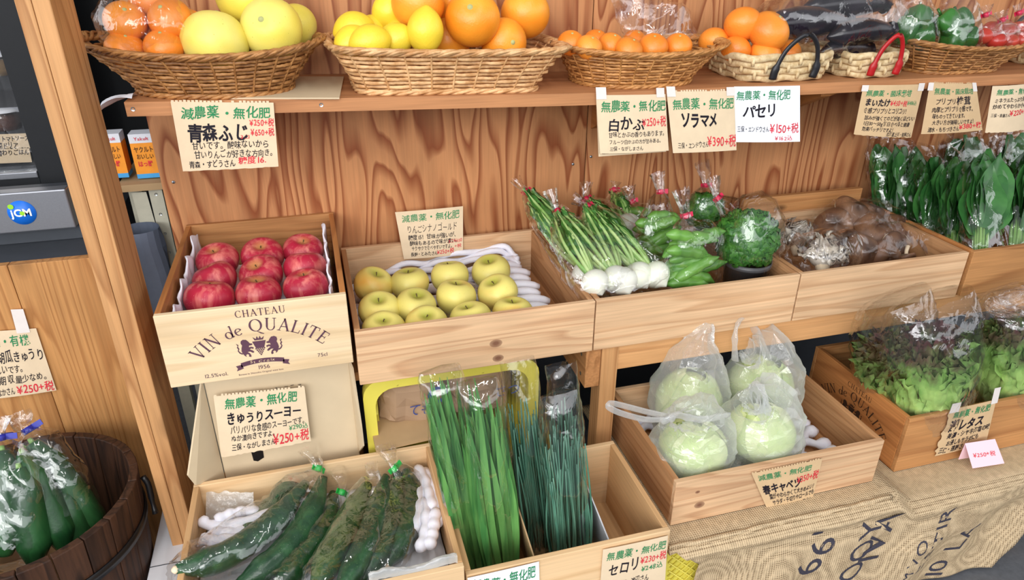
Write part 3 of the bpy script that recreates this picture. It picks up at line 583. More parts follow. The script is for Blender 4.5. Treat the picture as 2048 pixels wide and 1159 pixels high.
# ---------------------------------------------------------------- burlap, stands, boxes
def cloth_zt(x):
    t = min(1, max(0, (x-1.235)/.07)); t = t*t*(3-2*t); return .3755*(1-t) + .3335*t
def cloth_pt(u, v, off=0.0):
    # v: 0 back of the table top .. .42 front edge .. 1 lower hem ; u: 0 left .. 1 right
    if v < .40:
        k = v/.40; x = .632 + u*(1.92-.632); y = 1.50*(1-k) + .985*k; z = cloth_zt(x) - .002 + off; y0 = y
        return V((x, y, z))
    k = (v-.40)/.60; xa = .632 + .085*min(1, k*5) ; zt = cloth_zt(.632+u*1.288)
    z = zt - .002 - k*(zt-.02); xb = 1.92 - .27*k**.6; x = xa + u*(xb-xa)
    y = .985 - .030*math.exp(-((k-.07)/.05)**2)*(1-max(0, u-.4)*1.6 if u > .4 else 1) - .03*min(1, k*6)
    y += (.010*math.sin(14*u+1.2+2*k) + .008*math.sin(31*u+.5-3*k) + .018*math.sin(6*u+2.2))*min(1, k*2.5) + .006*nz((x*5, k*5, 0), 1.2)
    if k < .16: z += .006*math.sin(PI*k/.16)
    return V((x, y-off, z))
def burlap():
    mb = MB(); mb.grid(lambda u, v: cloth_pt(u, v), 110, 90)
    o = mb.build('burlap_cloth', MAT['burlap']); s_ = o.modifiers.new('thick', 'SOLIDIFY'); s_.thickness = .0016; s_.offset = -1
    tag(o, 'coarse brown burlap cloth with dark stencilled letters hanging below the crates', 'cloth')
    t = MB(); rr = random.Random(5)
    def col(txt, pxy, size, dirx=(0, 1), width=None, bold=.0):
        p = at(pxy[0], pxy[1], y=.955); x0, z0 = p.x, p.z
        def sf(a, b):                                 # text runs upward, letters face left
            X = x0 - b + .25*a; Z = z0 + a
            k = (cloth_zt(X)-.002-Z)/(cloth_zt(X)-.02); k = min(.99, max(.01, k)); v = .40+.60*k
            xa = .632+.085*min(1, k*5); xb = 1.92-.27*k**.6; u = (X-xa)/(xb-xa)
            return cloth_pt(min(1, max(0, u)), v, .0022)
        t = MB(); write(t, txt, 0, 0, size, sf, 0, width, bold, 1.0, 0, rr); t.build('stencil_lettering', MAT['ink_faded'], o)
    col("66'", (1628, 1142), .10, width=.145); col("'OOY", (1700, 1160), .105, width=.205); col('IVA', (1752, 1112), .10, width=.15)
    col('ESTIRE', (1838, 1130), .06, width=.24); col('MVO', (1796, 1150), .045, width=.15); col('10 LA', (1885, 1166), .085, width=.21)
    h = MB()                                          # frayed folded hem along the front edge
    for q, (dy, dz, rad) in enumerate(((-.012, -.010, .010), (-.010, .001, .007))):
        h.tube([cloth_pt(i/40*.46, .405) + V((0, dy+.003*nz((i*.3, q, 0)), dz+.004*nz((i*.35, 3, q)))) for i in range(41)], [rad*(.8+.3*nz((i*.5, q, 7))) for i in range(41)], 8)
    h.build('folded_hem', MAT['burlap'], o)
burlap()
def yellow_crate():
    o = empty('plastic_crate', (.66, 1.0, 0), 'yellow lattice plastic crate under the burlap at the bottom right of the chive box', 'crate')
    MB().box(-.005, .50, 0, .38, .0, .365).build('crate_body', MAT['yellow'], o)
    mb = MB()
    for i in range(-14, 40):
        for s_ in (1, -1):
            x0 = i*.024; a = V((x0, -.002, 0)); b = V((x0+s_*.36, -.002, .36)); p = []
            for k in range(2): p.append((a, b)[k])
            ts = [t for t in [j/40 for j in range(41)] if -.002 <= (a+(b-a)*t).x <= .49]
            if len(ts) > 2: mb.tube([a+(b-a)*ts[0], a+(b-a)*ts[-1]], .0022, 4)
    mb.build('lattice', MAT['yellow'], o)
    MB().box(-.012, .505, -.006, .384, .335, .367).build('rim', MAT['yellow'], o, bevel=.004)
    s_ = empty('display_stand', (1.30, 1.02, 0), 'low wooden stand hidden under the burlap below the lettuce box', 'stand')
    MB().box(0, .5, 0, .42, .30, .326).build('top_board', MAT['oldx'], s_)
    for x in (.0, .46):
        for y in (0, .38): MB().box(x, x+.04, y, y+.04, 0, .30).build('leg', MAT['beamz'], s_)
    p = empty('wooden_platform', (-.34, .93, 0), 'low wooden platform under the cucumber crate and chive box', 'platform')
    MB().box(0, .93, 0, .70, .245, .269).build('top_board', MAT['oldx'], p)
    for x in (.0, .89):
        for y in (0, .66): MB().box(x, x+.04, y, y+.04, 0, .245).build('leg', MAT['beamz'], p)
yellow_crate()
def carton():
    o = empty('cardboard_box', (-.135, 1.345, .27), 'grey cardboard carton under the printed red apple box', 'box')
    MB().box(-.149, .149, 0, .40, 0, .472).build('carton_body', MAT['card'], o, bevel=.003)
    MB().box(-.148, .151, -.0025, 0, .458, .4735).build('top_flap', MAT['card'], o)
    def flap(P, nm):
        P = [V(p) for p in P]; n = (P[1]-P[0]).cross(P[2]-P[0]).normalized()*.004; k = len(P)
        m = MB(); m.poly(P).poly([p+n for p in P][::-1])
        for i in range(k): m.poly([P[i], P[i]+n, P[(i+1) % k]+n, P[(i+1) % k]])
        m.build(nm, MAT['card'], o)
    flap([(-.150, -.001, .462), (-.150, -.001, .19), (-.196, -.062, .238), (-.205, -.066, .27)], 'side_flap')
    flap([(.151, .003, .46), (.151, .003, .20), (.161, -.035, .245), (.161, -.035, .30), (.157, -.01, .44)], 'side_flap')
    p = at(516, 912, y=1.344)
    MB().poly([V((p.x+.135+a, -.0008, p.z-.27+b)) for a, b in ((-.013, .03), (.013, .03), (.012, -.006), (-.002, -.014), (-.011, -.01))]).build('hand_hole', MAT['black'], o)
    m = MB(); p = at(548, 783, y=1.343); write(m, '無 こころ', p.x+.135, p.z-.27, .014, lambda x, y: V((x, -.0032, y)), 0, .06); m.build('lettering', MAT['ink'], o)
carton()
def rrect(hx, hz, r, n=5):
    out = []
    for cx, cz, a0 in ((hx-r, hz-r, 0), (-hx+r, hz-r, 90), (-hx+r, -hz+r, 180), (hx-r, -hz+r, 270)):
        for i in range(n+1): t = math.radians(a0+90*i/n); out.append((cx+r*math.cos(t), cz+r*math.sin(t)))
    return out
def yellow_basket():
    tilt = .0; o = empty('plastic_basket', (.243, 1.335, .27), 'yellow plastic basket lying on its side under the yellow apple crate, with paper bags', 'basket', None)
    hx, hz, r = .208, .199, .045; cz = .2
    rr_ = rrect(hx, hz, r); n = len(rr_)
    m = MB(); P = []
    for (oy, sc_) in ((0, 1.0), (0, .86), (.03, .86), (.03, 1.0)):
        P.append([V((x*sc_ if sc_ == 1 else (x - math.copysign(.026, x)), oy, cz+(z if sc_ == 1 else z - math.copysign(.026, z)))) for x, z in rr_])
    for k in range(4):
        a, b = P[k], P[(k+1) % 4]; m.add(a+b, [(i, (i+1) % n, n+(i+1) % n, n+i) for i in range(n)], 0, False)
    m.build('rim', MAT['yellow'], o, bevel=.003)
    m = MB(); L = 12
    m.grid(lambda u, v: V(((rr_[int(round(u*n)) % n][0])*(.87-.12*v), .02+.34*v, cz+rr_[int(round(u*n)) % n][1]*(.87-.12*v))), n, 4, 0, True, False)
    m.poly([V((x*.75, .36, cz+z*.75)) for x, z in rr_]); m.build('basket_body', MAT['yellow'], o)
    m = MB()
    for k in range(1, 12): m.tube([V((x*(.862-.01*k), .02+.028*k, cz+z*(.862-.01*k))) for x, z in rr_], .003, 5, closed=True)
    for x in (-.13, -.07, 0, .07, .13):
        for s_ in (1,): m.tube([V((x, .0, cz+hz*.9)), V((x*.9, .34, cz+hz*.73))], .0035, 5)
    for z in (-.1, 0, .1): m.tube([V((-hx*.87, .01, cz+z)), V((-hx*.75, .34, cz+z))], .0035, 5)
    m.build('rib', MAT['yellow'], o)
    def sack(label, c, sx, sy, sz, seed, rot):
        rr = random.Random(seed); mb = MB()
        def f(u, v):
            a = 2*PI*u; b = PI*(v-.5); e = lambda q: math.copysign(abs(q)**.6, q)
            p = V((e(math.cos(a))*e(math.cos(b))*sx, e(math.sin(a))*e(math.cos(b))*sy, e(math.sin(b))*sz*(1+.1*nz((u*3, v*3, seed)))))
            d = 1+.16*nz(p, 20, seed)+.09*nz(p, 52, seed); return p*d
        mb.grid(f, 26, 18, 0, True, False, True); q = mb.build('paper_bag', MAT['bagpaper'], None, c, rot); tag(q, label, 'paper bag')
        return q
    b1 = sack('crumpled brown paper bag in the left of the yellow basket, behind the flat chives', (.145, 1.45, .565), .085, .09, .075, 3, (0, .1, .1))
    b2 = sack('crumpled brown paper bag in the right of the yellow basket, behind the chives', (.325, 1.46, .575), .085, .09, .085, 8, (0, -.1, -.1))
    for bb, txt, loc, w in ((b1, 'ても', (-.02, -.093, -.02), .06), (b2, 'さつ', (.03, -.098, -.02), .06)):
        mm = MB(); write(mm, txt, 0, 0, .035, lambda x, y: V((x+.5*y*0, -.004+.0*y, y)), 0, w); g = mm.build('lettering', MAT['inkb'], bb, loc)
    mm = MB(); mm.lathe([(.014, 0), (.024, 0)], 24); mm.build('round_label', MAT['inkb'], b1, (.05, -.099, .03), (PI/2, 0, 0))
    # board lying inside at the front
    m = MB().box(-.10, .07, 0, .12, 0, .012); q = m.build('cardboard_sheet', MAT['cardb'], None, (.15, 1.30, .505), (.12, -.03, .05)); tag(q, 'thin brown board lying across the front of the yellow basket', 'board')
yellow_basket()
# ---------------------------------------------------------------- barrel and left-hand background
BX, BY, BZ, BR = -.685, 1.345, .50, .225
def barrel():
    o = empty('wooden_barrel', (BX, BY, .08), 'dark charred wooden barrel holding bagged cucumbers at bottom left', 'barrel')
    h = BZ-.08; N = 24
    for i in range(N):
        m = MB(); a0, a1 = 2*PI*i/N+.004, 2*PI*(i+1)/N-.004; P = []
        for z in (0, h+.003*nz((i*1.7, 0, 0))):
            r = BR*(.86+.14*z/h)
            for rr in (r, r-.018):
                for k in range(3): a = a0+(a1-a0)*k/2; P.append(V((rr*math.cos(a), rr*math.sin(a), z)))
        f = []
        for k in range(2): f += [(k, k+1, 7+k, 6+k), (4+k, 3+k, 9+k, 10+k), (6+k, 7+k, 10+k, 9+k), (k+1, k, 3+k, 4+k)]
        f += [(0, 6, 9, 3), (2, 5, 11, 8)]
        m.add(P, f, 0, False); m.build('stave', MAT['stave'], o, bevel=.002)
    for z in (h-.105, .09):
        r = BR*(.86+.14*z/h)+.001; MB().lathe([(r-.001, -.011), (r+.003, -.011), (r+.004, .011), (r, .011), (r-.001, -.011)], 60).build('hoop', MAT['black'], o, (0, 0, z))
    MB().lathe([(0, .03), (BR*.80, .03)], 32).build('barrel_bottom', MAT['stave'], o)
    p = [at(a, b, x=-.446) for a, b in ((262, 928), (268, 955), (276, 985), (286, 1014))]
    c = V((BX, BY, .08)); d = V((BR+.004, .03, h-.018))
    MB().tube(spl([d, d+V((.007, -.004, -.02)), d+V((.008, -.012, -.06)), d+V((.011, -.022, -.09))], 10), [.0065]*7+[.005, .005, .006, .007], 8).build('handle', MAT['black'], o)
barrel()
def left_things():
    o = empty('white_carton', (-.438, 1.26, 0), 'white cardboard carton standing beside the barrel at the foot of the post', 'box')
    MB().box(-.036, .03, -.26, .24, 0, .28).build('carton_body', MAT['whitecard'], o, bevel=.003)
    MB().box(-.036, .03, .045, .047, .2801, .2806).build('seam', MAT['darkgrey'], o)
    # coin/bill machine on the counter
    p0 = at(130, 378, y=1.74); p1 = at(155, 455, y=1.74); p2 = at(172, 518, y=1.74)
    o = empty('bill_machine', (p0.x, 1.74, .905), 'grey steel machine with a round blue sticker on the plank counter', 'machine')
    h0, h1 = p1.z-.905, p0.z-.905
    m = MB().box(-.7, 0, .0, .035, h0, h1); m.build('front_cover', MAT['steel'], o, bevel=.003)
    MB().box(-.7, .0, .036, .15, .001, h1*.8).build('machine_base', MAT['darkgrey'], o)
    q = at(44, 425, y=1.7395); s_ = MB(); s_.lathe([(0, 0), (.0285, 0), (.0285, -.001)], 32); st = s_.build('sticker', plain('blue_sticker', (24, 112, 220), .4, .4), o, (q.x-p0.x, -.0012, q.z-.905), (PI/2, 0, 0))
    t = MB(); write(t, 'jCM', -.022, -.008, .024, lambda x, y: V((x, y, .0012)), 0, .042, .03, 0); t.build('lettering', plain('white_print', (240, 244, 240), .5), st)
    t = MB(); t.lathe([(0, 0), (.006, 0)], 16, c=(-.018, .016, .0014)); t.lathe([(0, 0), (.005, 0)], 16, c=(.0005, -.001, .0016)); t.build('dot', plain('lime_print', (150, 214, 50), .5), st)
    # showcase with dishes
    y = 1.95; R_ = at(75, 345, y=y); Tz = at(28, 0, y=y).z+.1
    o = empty('glass_showcase', (R_.x, y, 0), 'dark framed glass showcase with packed dishes at the far left', 'showcase')
    zb = R_.z
    MB().box(.0, .075, 0, .35, zb-.09, Tz+.3).build('frame_post', MAT['dark'], o, bevel=.002)
    MB().box(-.8, .0, .0, .35, zb-.09, zb-.012).build('frame_base', MAT['dark'], o)
    MB().box(-.8, 0, -.004, .012, zb-.012, zb+.004).build('chrome_rail', MAT['steel'], o, bevel=.002)
    MB().box(-.8, 0, .34, .35, zb-.09, Tz+.3).build('back_panel', MAT['darkgrey'], o)
    MB().box(-.8, 0, .01, .014, zb+.004, Tz+.3).build('glass_pane', MAT['film2'], o)
    MB().box(-.5, -.0005, .06, .339, zb-.01, zb+.004).build('showcase_shelf', MAT['darkgrey'], o)
    zs = []
    for k, (py_, lab) in enumerate(((215, 'x'), (118, 'y'))):
        z = at(10, py_, y=y+.05).z; zs.append(z)
        MB().box(-.5, -.001, .05, .30, z-.012, z).build('showcase_shelf', MAT['steel'], o)
    def dish(label, px_, py_, w, h, colr, yy=y+.07):
        p = at(px_, py_, y=yy); q = empty('food_tub', p, label, 'food tub', 'tubs of food in the showcase')
        MB().lathe([(0, 0), (w*.8, 0), (w, h), (w*.96, h), (w*.78, .004)], 20).build('tub', MAT['film2'], q)
        MB().lathe([(0, .002), (w*.78, .002), (w*.9, h*.75), (0, h*.8)], 20).build('food', plain('tub_food', colr, .6), q)
        MB().lathe([(0, h+.006), (w*.9, h+.004), (w*1.05, h), (w*1.05, h-.004)], 20).build('lid', MAT['white_paper'], q)
    for (lab, px_, py_, colr) in (('clear tub of brown food on the middle shelf of the dark showcase', 12, 258, (96, 60, 50)), ('clear tub with pale lid on the upper shelf of the dark showcase', -2, 150, (170, 140, 100))):
        dish(lab, px_, py_, .045, .05, colr)
    for i, (py_, t1, t2) in enumerate(((298, 'フォトマトソース', '菜ドリア'), (326, '日替わりごはん', ''))):
        q = quad(((-40, py_-28), (58, py_-32), (64, py_-2), (-34, py_+2)), y+.03)
        note(('kraft label with two handwritten lines behind the showcase glass', 'lower kraft label leaning behind the showcase glass')[i], q, [(t1, .2, .55, .38, .75, 0, .01)] + ([(t2, .3, .1, .4, .4, 0, .01)] if t2 else []), 'paper', torn=False, bulge=0, cat='label', name='shelf_label')
    # drink cartons behind the plywood edge
    for k, (x0, x1, yb, yt) in enumerate(((276, 320, 357, 268), (216, 262, 357, 268))):
        y = 1.95; a = at(x0, yb, y=y); b = at(x1, yb, y=y); t_ = at(x0, yt, y=y); w = .058 if k == 0 else .05; h = t_.z-a.z
        o = empty('drink_carton', (a.x+w/2, y, a.z), ('orange and white drink carton half behind the plywood edge', 'orange and white drink carton in shade beside the wooden post')[k], 'carton', 'drink cartons')
        MB().box(-w/2, w/2, 0, .05, h*.10, h*.8).build('carton_body', plain('orange_print', (240, 150, 40), .5), o)
        MB().box(-w/2, w/2, 0, .05, h*.8, h).build('carton_top', MAT['whitecard'], o)
        MB().box(-w/2, w/2, -.0005, .05, .0, h*.1).build('blue_band', plain('blue_print', (70, 160, 220), .5), o)
        t = MB(); sf = lambda X, Y: V((X, -.0012, Y))
        write(t, 'ヤクルト', -w*.4, h*.6, .017, sf, 0, w*.8, .01, 0); write(t, 'おいしい', -w*.35, h*.45, .015, sf, 0, w*.7, .01, 0); t.build('lettering', MAT['inkd'], o)
        t = MB(); write(t, 'はっ酵', -w*.35, h*.28, .016, sf, 0, w*.6, .02, 0); write(t, 'Yakult', -w*.3, h*.86, .012, sf, 0, w*.6, .01, 0); t.build('red_lettering', MAT['inkr'], o)
    y = 1.93; a = at(262, 362, y=y)
    o = empty('steel_rack', (a.x, y, 0), 'cream slotted steel rack between the post and the plywood', 'rack')
    MB().box(-.03, .10, -.02, .2, a.z-.022, a.z-.004).build('rack_shelf', MAT['cardb'], o)
    MB().box(.035, .067, .0, .03, .0, a.z-.023).build('upright', MAT['cream'], o); MB().box(-.02, .012, .03, .06, .0, a.z-.023).build('upright', MAT['cream'], o)
    MB().add([V((-.005, -.004, a.z-.03)), V((.03, -.004, a.z-.03)), V((.034, -.004, a.z-.12)), V((.0, -.004, a.z-.20))], [(0, 3, 2, 1)], 0, False).build('gusset', MAT['cream'], o)
    for i in range(4): MB().lathe([(0, -.001), (.004, 0)], 10).build('bolt', MAT['zinc'], o, (.051, -.0005, a.z-.04-.055*i), (PI/2, 0, 0))
    p = at(300, 560, y=1.86)
    m = MB(); m.grid(lambda u, v: V((.06*math.cos(2*PI*u)*(1-.2*v)*(1+.2*nz((u*4, v*3, 1))), .05*math.sin(2*PI*u)*(1-.1*v), .26*v)), 18, 10, 0, True, False, True)
    q = m.build('grey_sack', plain('blue_grey_sack', (96, 104, 120), .6), None, (p.x-.0, 1.88, p.z-.12)); tag(q, 'blue grey sack on the floor between the post and the red apple box', 'sack')
    q.scale.z = 1
left_things()
# ---------------------------------------------------------------- baskets on the shelf
def superl(t, a, b, e):
    c, s = math.cos(t), math.sin(t); return a*math.copysign(abs(c)**(2/e), c), b*math.copysign(abs(s)**(2/e), s)
def even(a, b, e, n):                                 # points evenly spread along the outline
    M = 720; P = [V((*superl(2*PI*i/M, a, b, e), 0)) for i in range(M+1)]; L = [0]
    for i in range(M): L.append(L[-1]+(P[i+1]-P[i]).length)
    out = []; j = 0
    for k in range(n):
        d = L[-1]*k/n
        while L[j+1] < d: j += 1
        out.append(P[j]+(P[j+1]-P[j])*((d-L[j])/(L[j+1]-L[j]+1e-9)))
    return out
def wicker(label, x0, x1, xb0, xb1, yc, b1, b0, h, e, mat, rows=9, stakes=38, z=None, rise=.02, name='wicker_basket', rimr=.0042):
    cx, cxb = (x0+x1)/2, (xb0+xb1)/2; a1, a0 = (x1-x0)/2, (xb1-xb0)/2; z = shelf_z(cx)+.003 if z is None else z
    o = empty(name, (cx, yc, z), label, 'basket')
    N = stakes*8; top = even(a1, b1, e, N); bot = even(a0, b0, e, N); dx = cxb-cx
    def P(i, k, off=0.0):
        t = top[i % N]; b = bot[i % N]+V((dx, 0, 0)); p = b*(1-k)+t*k; w = max(0, k)**1.3
        p = b*(1-w)+t*w; n = V((t.x/a1**2, t.y/b1**2, 0)).normalized()
        zz = h*k + rise*k*k*(t.x/a1)**2
        return V((p.x, p.y, zz)) + n*off
    m = MB(); rr = random.Random(label)
    hr = h*.80/rows
    for r in range(rows):
        k = (.5+r)/rows*.84+.02; ph = r % 2
        m.tube([P(i, k+rr.uniform(-.006, .006), .0038*math.cos(PI*(i/8+ph))+rr.uniform(-.0006, .0006)) for i in range(N)], [hr*(.42+.10*abs(math.sin(PI*i/8+r))) for i in range(N)], 6, 0, False, .34, (0, 0, 1), True)
    m.build('woven_wall', MAT[mat], o)
    m = MB()
    for s_ in range(stakes): m.tube([P(s_*8+4, k/5, 0) for k in range(6)], .0026, 5)
    m.build('stakes', MAT[mat], o)
    m = MB()
    for q in range(4):                                # plaited rim
        m.tube([P(i, .96+.05*math.sin(PI*i/7.3+q*PI/2), .006*math.cos(PI*i/7.3+q*PI/2)) for i in range(N)], rimr, 6, 0, False, 1, None, True)
    for i in range(0, N, 5): m.tube([P(i, .90, .006), P(i+4, 1.0, .010), P(i+9, 1.02, -.002), P(i+12, .97, -.006)], rimr*.72, 5)
    m.build('plaited_rim', MAT[mat], o)
    m = MB()
    for q in range(3): m.tube([P(i, .02+.035*math.sin(PI*i/8+q*2.1), .004*math.cos(PI*i/8+q*2.1)) for i in range(N)], .004, 6, 0, False, 1, None, True)
    m.build('foot_rim', MAT[mat], o)
    m = MB(); m.poly([P(i, .02)+V((0, 0, .004)) for i in range(0, N, 3)])
    for j in range(-6, 7):
        yy = b0*j/7; w_ = a0*math.sqrt(max(0, 1-(j/7)**2)); m.tube([V((dx-w_, yy, .006)), V((dx+w_, yy, .006))], .004, 5)
    m.build('base', MAT[mat], o)
    return o, P
B1, P1 = wicker('oval brown wicker basket of bagged mandarins and pomelos at the left end of the shelf', -.436, .034, -.335, -.035, 1.628, .150, .115, .083, 2.3, 'wick1', 10, 28); B1.rotation_euler.y = .029
B2, P2 = wicker('rectangular pale wicker basket of lemons and big oranges', .046, .566, .098, .500, 1.635, .140, .115, .088, 7, 'wick2', 9, 26, rise=.006, rimr=.0046); B2.rotation_euler.y = .029
B3, P3 = wicker('oval amber wicker basket of small mandarins beside a loose film bag', .574, 1.000, .625, .915, 1.638, .145, .112, .078, 2.4, 'wick3', 10, 28, rise=.012)
B6, P6 = wicker('long brown wicker basket of bagged green peppers towards the right end', 1.535, 1.965, 1.58, 1.84, 1.635, .13, .10, .066, 4, 'wick1', 9, 26, rise=.018)
def rush_basket(label, x0, x1, xb0, xb1, yc, b1, b0, h, handle):
    cx = (x0+x1)/2; z = shelf_z(cx)+.002; o = empty('rush_basket', (cx, yc, z), label, 'basket'); a1, a0 = (x1-x0)/2, (xb1-xb0)/2; dx = (xb0+xb1)/2-cx
    N = 200; top = even(a1, b1, 5, N); bot = even(a0, b0, 5, N); rows = 4; rad = h/rows*.56; m = MB(); rr = random.Random(label)
    for r in range(rows):
        k = (r+.5)/rows
        m.tube([V((top[i].x*k+(bot[i].x+dx)*(1-k), top[i].y*k+bot[i].y*(1-k), h*k+.002*math.sin(i*.31+r))) for i in range(N)], [rad*(.96+.05*abs(math.sin(PI*(i/10+r*.5)))+.06*nz((i*.7, r, 1))) for i in range(N)], 9, 0, False, .8, (0, 0, 1), True)
    for r in range(rows-1):
        k = (r+1)/rows
        for i in range(0, N, 14):
            q = i+7*(r % 2); q %= N; n = V((top[q].x/a1**2, top[q].y/b1**2, 0)).normalized(); c = V((top[q].x*k+(bot[q].x+dx)*(1-k), top[q].y*k+bot[q].y*(1-k), h*k))
            m.tube([c+n*rad*.75+V((0, 0, -rad*1.0)), c+n*rad*.95, c+n*rad*.75+V((0, 0, rad*1.0))], .0045, 6)
    m.build('coiled_wall', MAT['rush'], o)
    m = MB(); m.poly([V((p.x+dx, p.y, .006)) for p in bot]); m.build('base', MAT['rush'], o)
    def handle_(yy, s_, nm='handle'):
        w = a1*.42; P = [V((dx*.5-w, yy+s_*.004, h*.15)), V((dx*.5-w*.96, yy, h*.55)), V((dx*.5-w*.62, yy-s_*.006, h*1.25)), V((dx*.5+w*.1, yy-s_*.012, h*1.72)), V((dx*.5+w*.72, yy-s_*.006, h*1.35)), V((dx*.5+w*.98, yy, h*.6)), V((dx*.5+w*.92, yy+s_*.004, h*.15))]
        n = 30; MB().tube(spl(P, n), [.0105 if i < 6 or i > n-6 else .0062 for i in range(n+1)], 8, 0, True, .7, (1, 0, 0)).build(nm, MAT[handle], o)
    handle_(-b1-rad-.003, 1); handle_(b1+rad+.003, -1)
    return o
B4 = rush_basket('corn husk basket with black leather handles holding six oranges', 1.005, 1.285, 1.045, 1.262, 1.635, .115, .10, .066, 'leather_black')
B5 = rush_basket('corn husk basket with red leather handles holding bagged aubergines', 1.322, 1.512, 1.338, 1.492, 1.635, .115, .10, .062, 'leather_red')
B7 = rush_basket('corn husk basket of bagged tomatoes cut off at the right edge', 2.01, 2.26, 2.03, 2.24, 1.64, .11, .10, .066, 'leather_black')
# ---------------------------------------------------------------- fruit
def apple_mesh(Rr, seed, mat, squash=.88):
    m = MB(); n = 28; prof = []
    for i in range(n+1):
        a = PI*i/n; r = Rr*math.sin(a)*(1+.07*math.cos(a)); z = Rr*squash*math.cos(a) - .30*Rr*math.exp(-(a/.36)**2) + .16*Rr*math.exp(-((PI-a)/.32)**2)
        prof.append((max(r, 1e-5), z))
    def fn(p, h):
        k = 1+.035*nz(p, 18, seed)+.018*math.cos(5*h+seed)*(1 if p.z < 0 else .4); return V((p.x*k, p.y*k, p.z*(1+.03*math.cos(h+seed))))
    m.lathe(prof, 32, 0, fn); return m.mesh('apple_flesh', [MAT[mat]])
def mesh_obj(name, me, parent=None, loc=(0, 0, 0)):
    o = bpy.data.objects.new(name, me); COL.objects.link(o); o.location = loc
    if parent: o.parent = parent
    return o
def stem_mesh(r, h):
    return MB().tube(spl([(0, 0, 0), (.1*h, 0, .5*h), (.35*h, 0, h)], 5), [r, r*.8, r*.8, r*.9, r, r*1.3], 6).mesh('stem', [MAT['stem']])
def proto_round(name, me, stem_me, sz, cat):
    o = mesh_obj(name, me); mesh_obj('stem', stem_me, o, (0, 0, sz)); o['category'] = cat; return o
def placer(protos, label, loc, rot, scale, group, used):
    i = R.randrange(len(protos)); p = protos[i]
    if p not in used: used.append(p); p.location = loc; p.rotation_euler = rot; p.scale = (scale,)*3; p['label'] = label; p['group'] = group; return p
    return dup(p, loc, rot, scale, label, group)
def cleanup(protos, used):
    for p in protos:
        if p not in used:
            for c in list(p.children): bpy.data.objects.remove(c)
            bpy.data.objects.remove(p)
sm_ = stem_mesh(.0014, .008)
reds = [proto_round('red_apple', apple_mesh(.05, s, 'apple'), sm_, .027, 'apple') for s in (1, 5, 9)]; used = []
cols = ('left', 'middle', 'right'); rws = ('front', 'second', 'back')
for r, (yy, zz) in enumerate(((1.452, .862), (1.548, .864), (1.645, .868))):
    for c, xx in enumerate((-.258, -.157, -.060)):
        sc = (1.02, .98, 1.0)[(r+c) % 3]*(1.04 if (r, c) == (0, 0) else 1)*.985
        placer(reds, 'red apple in the printed wine box, %s row, %s column' % (rws[r], cols[c]), (xx+R.uniform(-.003, .003), yy+(.008 if c == 2 else 0), zz-.004), (R.uniform(-.05, .5), R.uniform(-.3, .3), R.uniform(0, 6)), sc, 'red apples in the printed wine box', used)
placer(reds, 'red apple half hidden low against the front panel of the wine box, left corner', (-.268, 1.366, .828), (-.2, .1, 1), .98, 'red apples in the printed wine box', used)
for k, xx in enumerate((-.165, -.064)):
    placer(reds, 'red apple in the lower layer of the wine box against the front panel, ' + ('centre', 'right corner')[k], (xx, 1.366, .815), (-.2, .1, 2), .96, 'red apples in the printed wine box', used)
cleanup(reds, used)
golds = [proto_round('yellow_apple', apple_mesh(.049, s, 'gold', .92), sm_, .03, 'apple') for s in (2, 6, 12)]; used = []
GP = [[(737, 570), (820, 567), (900, 552), (983, 543)], [(747, 622), (832, 612), (912, 592), (996, 585)], [(762, 662), (854, 647), (942, 633), (1026, 622)]]
for r in range(3):
    for c in range(4):
        p = at(*GP[r][c], z=.783)
        if r == 2: p.y = max(p.y, 1.366); p.z = .775
        placer(golds, 'yellow apple in the shallow crate, %s row, %s from the left' % (('back', 'middle', 'front')[r], ('first', 'second', 'third', 'fourth')[c]), (max(p.x, .097), p.y, p.z-.002), (R.uniform(-.1, .35)+.05, R.uniform(-.3, .3), R.uniform(0, 6)), R.uniform(.97, 1.03), 'yellow apples in the shallow crate', used)
cleanup(golds, used)
def citrus_mesh(Rr, seed, mat, sq=.95, nip=0.0, lump=.03, name='peel'):
    m = MB(); n = 26; prof = []
    for i in range(n+1):
        a = PI*i/n; z = Rr*sq*math.cos(a); r = Rr*math.sin(a)
        if nip: z += nip*Rr*(math.exp(-(a/.30)**2) - .8*math.exp(-((PI-a)/.28)**2)); r *= 1-.06*abs(math.cos(a))
        else: z -= .05*Rr*math.exp(-(a/.25)**2)
        prof.append((max(r, 1e-5), z))
    m.lathe(prof, 32, 0, lambda p, h: p*(1+lump*nz(p, 14, seed))); return m.mesh(name, [MAT[mat]])
def button(r): return MB().lathe([(0, r*.5), (r*.7, r*.45), (r, 0), (r*1.3, -r*.3)], 10).mesh('stem_button', [MAT['navel']])
def citrus_set(name, mat, Rr, cat, sq=.95, nip=0.0, lump=.03, btn=.005, seeds=(1, 4)):
    out = []
    for s in seeds:
        o = mesh_obj(name, citrus_mesh(Rr, s, mat, sq, nip, lump)); o['category'] = cat
        if btn: b = mesh_obj('stem_button', button(btn), o, (0, 0, Rr*(sq-.045)))
        out.append(o)
    return out
def face(az, el): return (0, PI/2-el, az)            # tip the fruit's top towards azimuth az, elevation el
def put(protos, used, label, px_, py_, y, rpx, Rr, group, rot=None, z=None):
    p = at(px_, py_, y=y); d = (p-CAM_LOC).dot(_F); sc = rpx*d/FPX/Rr
    return placer(protos, label, p, rot or (R.uniform(-.6, .6), R.uniform(-.6, .6), R.uniform(0, 6)), sc, group, used)
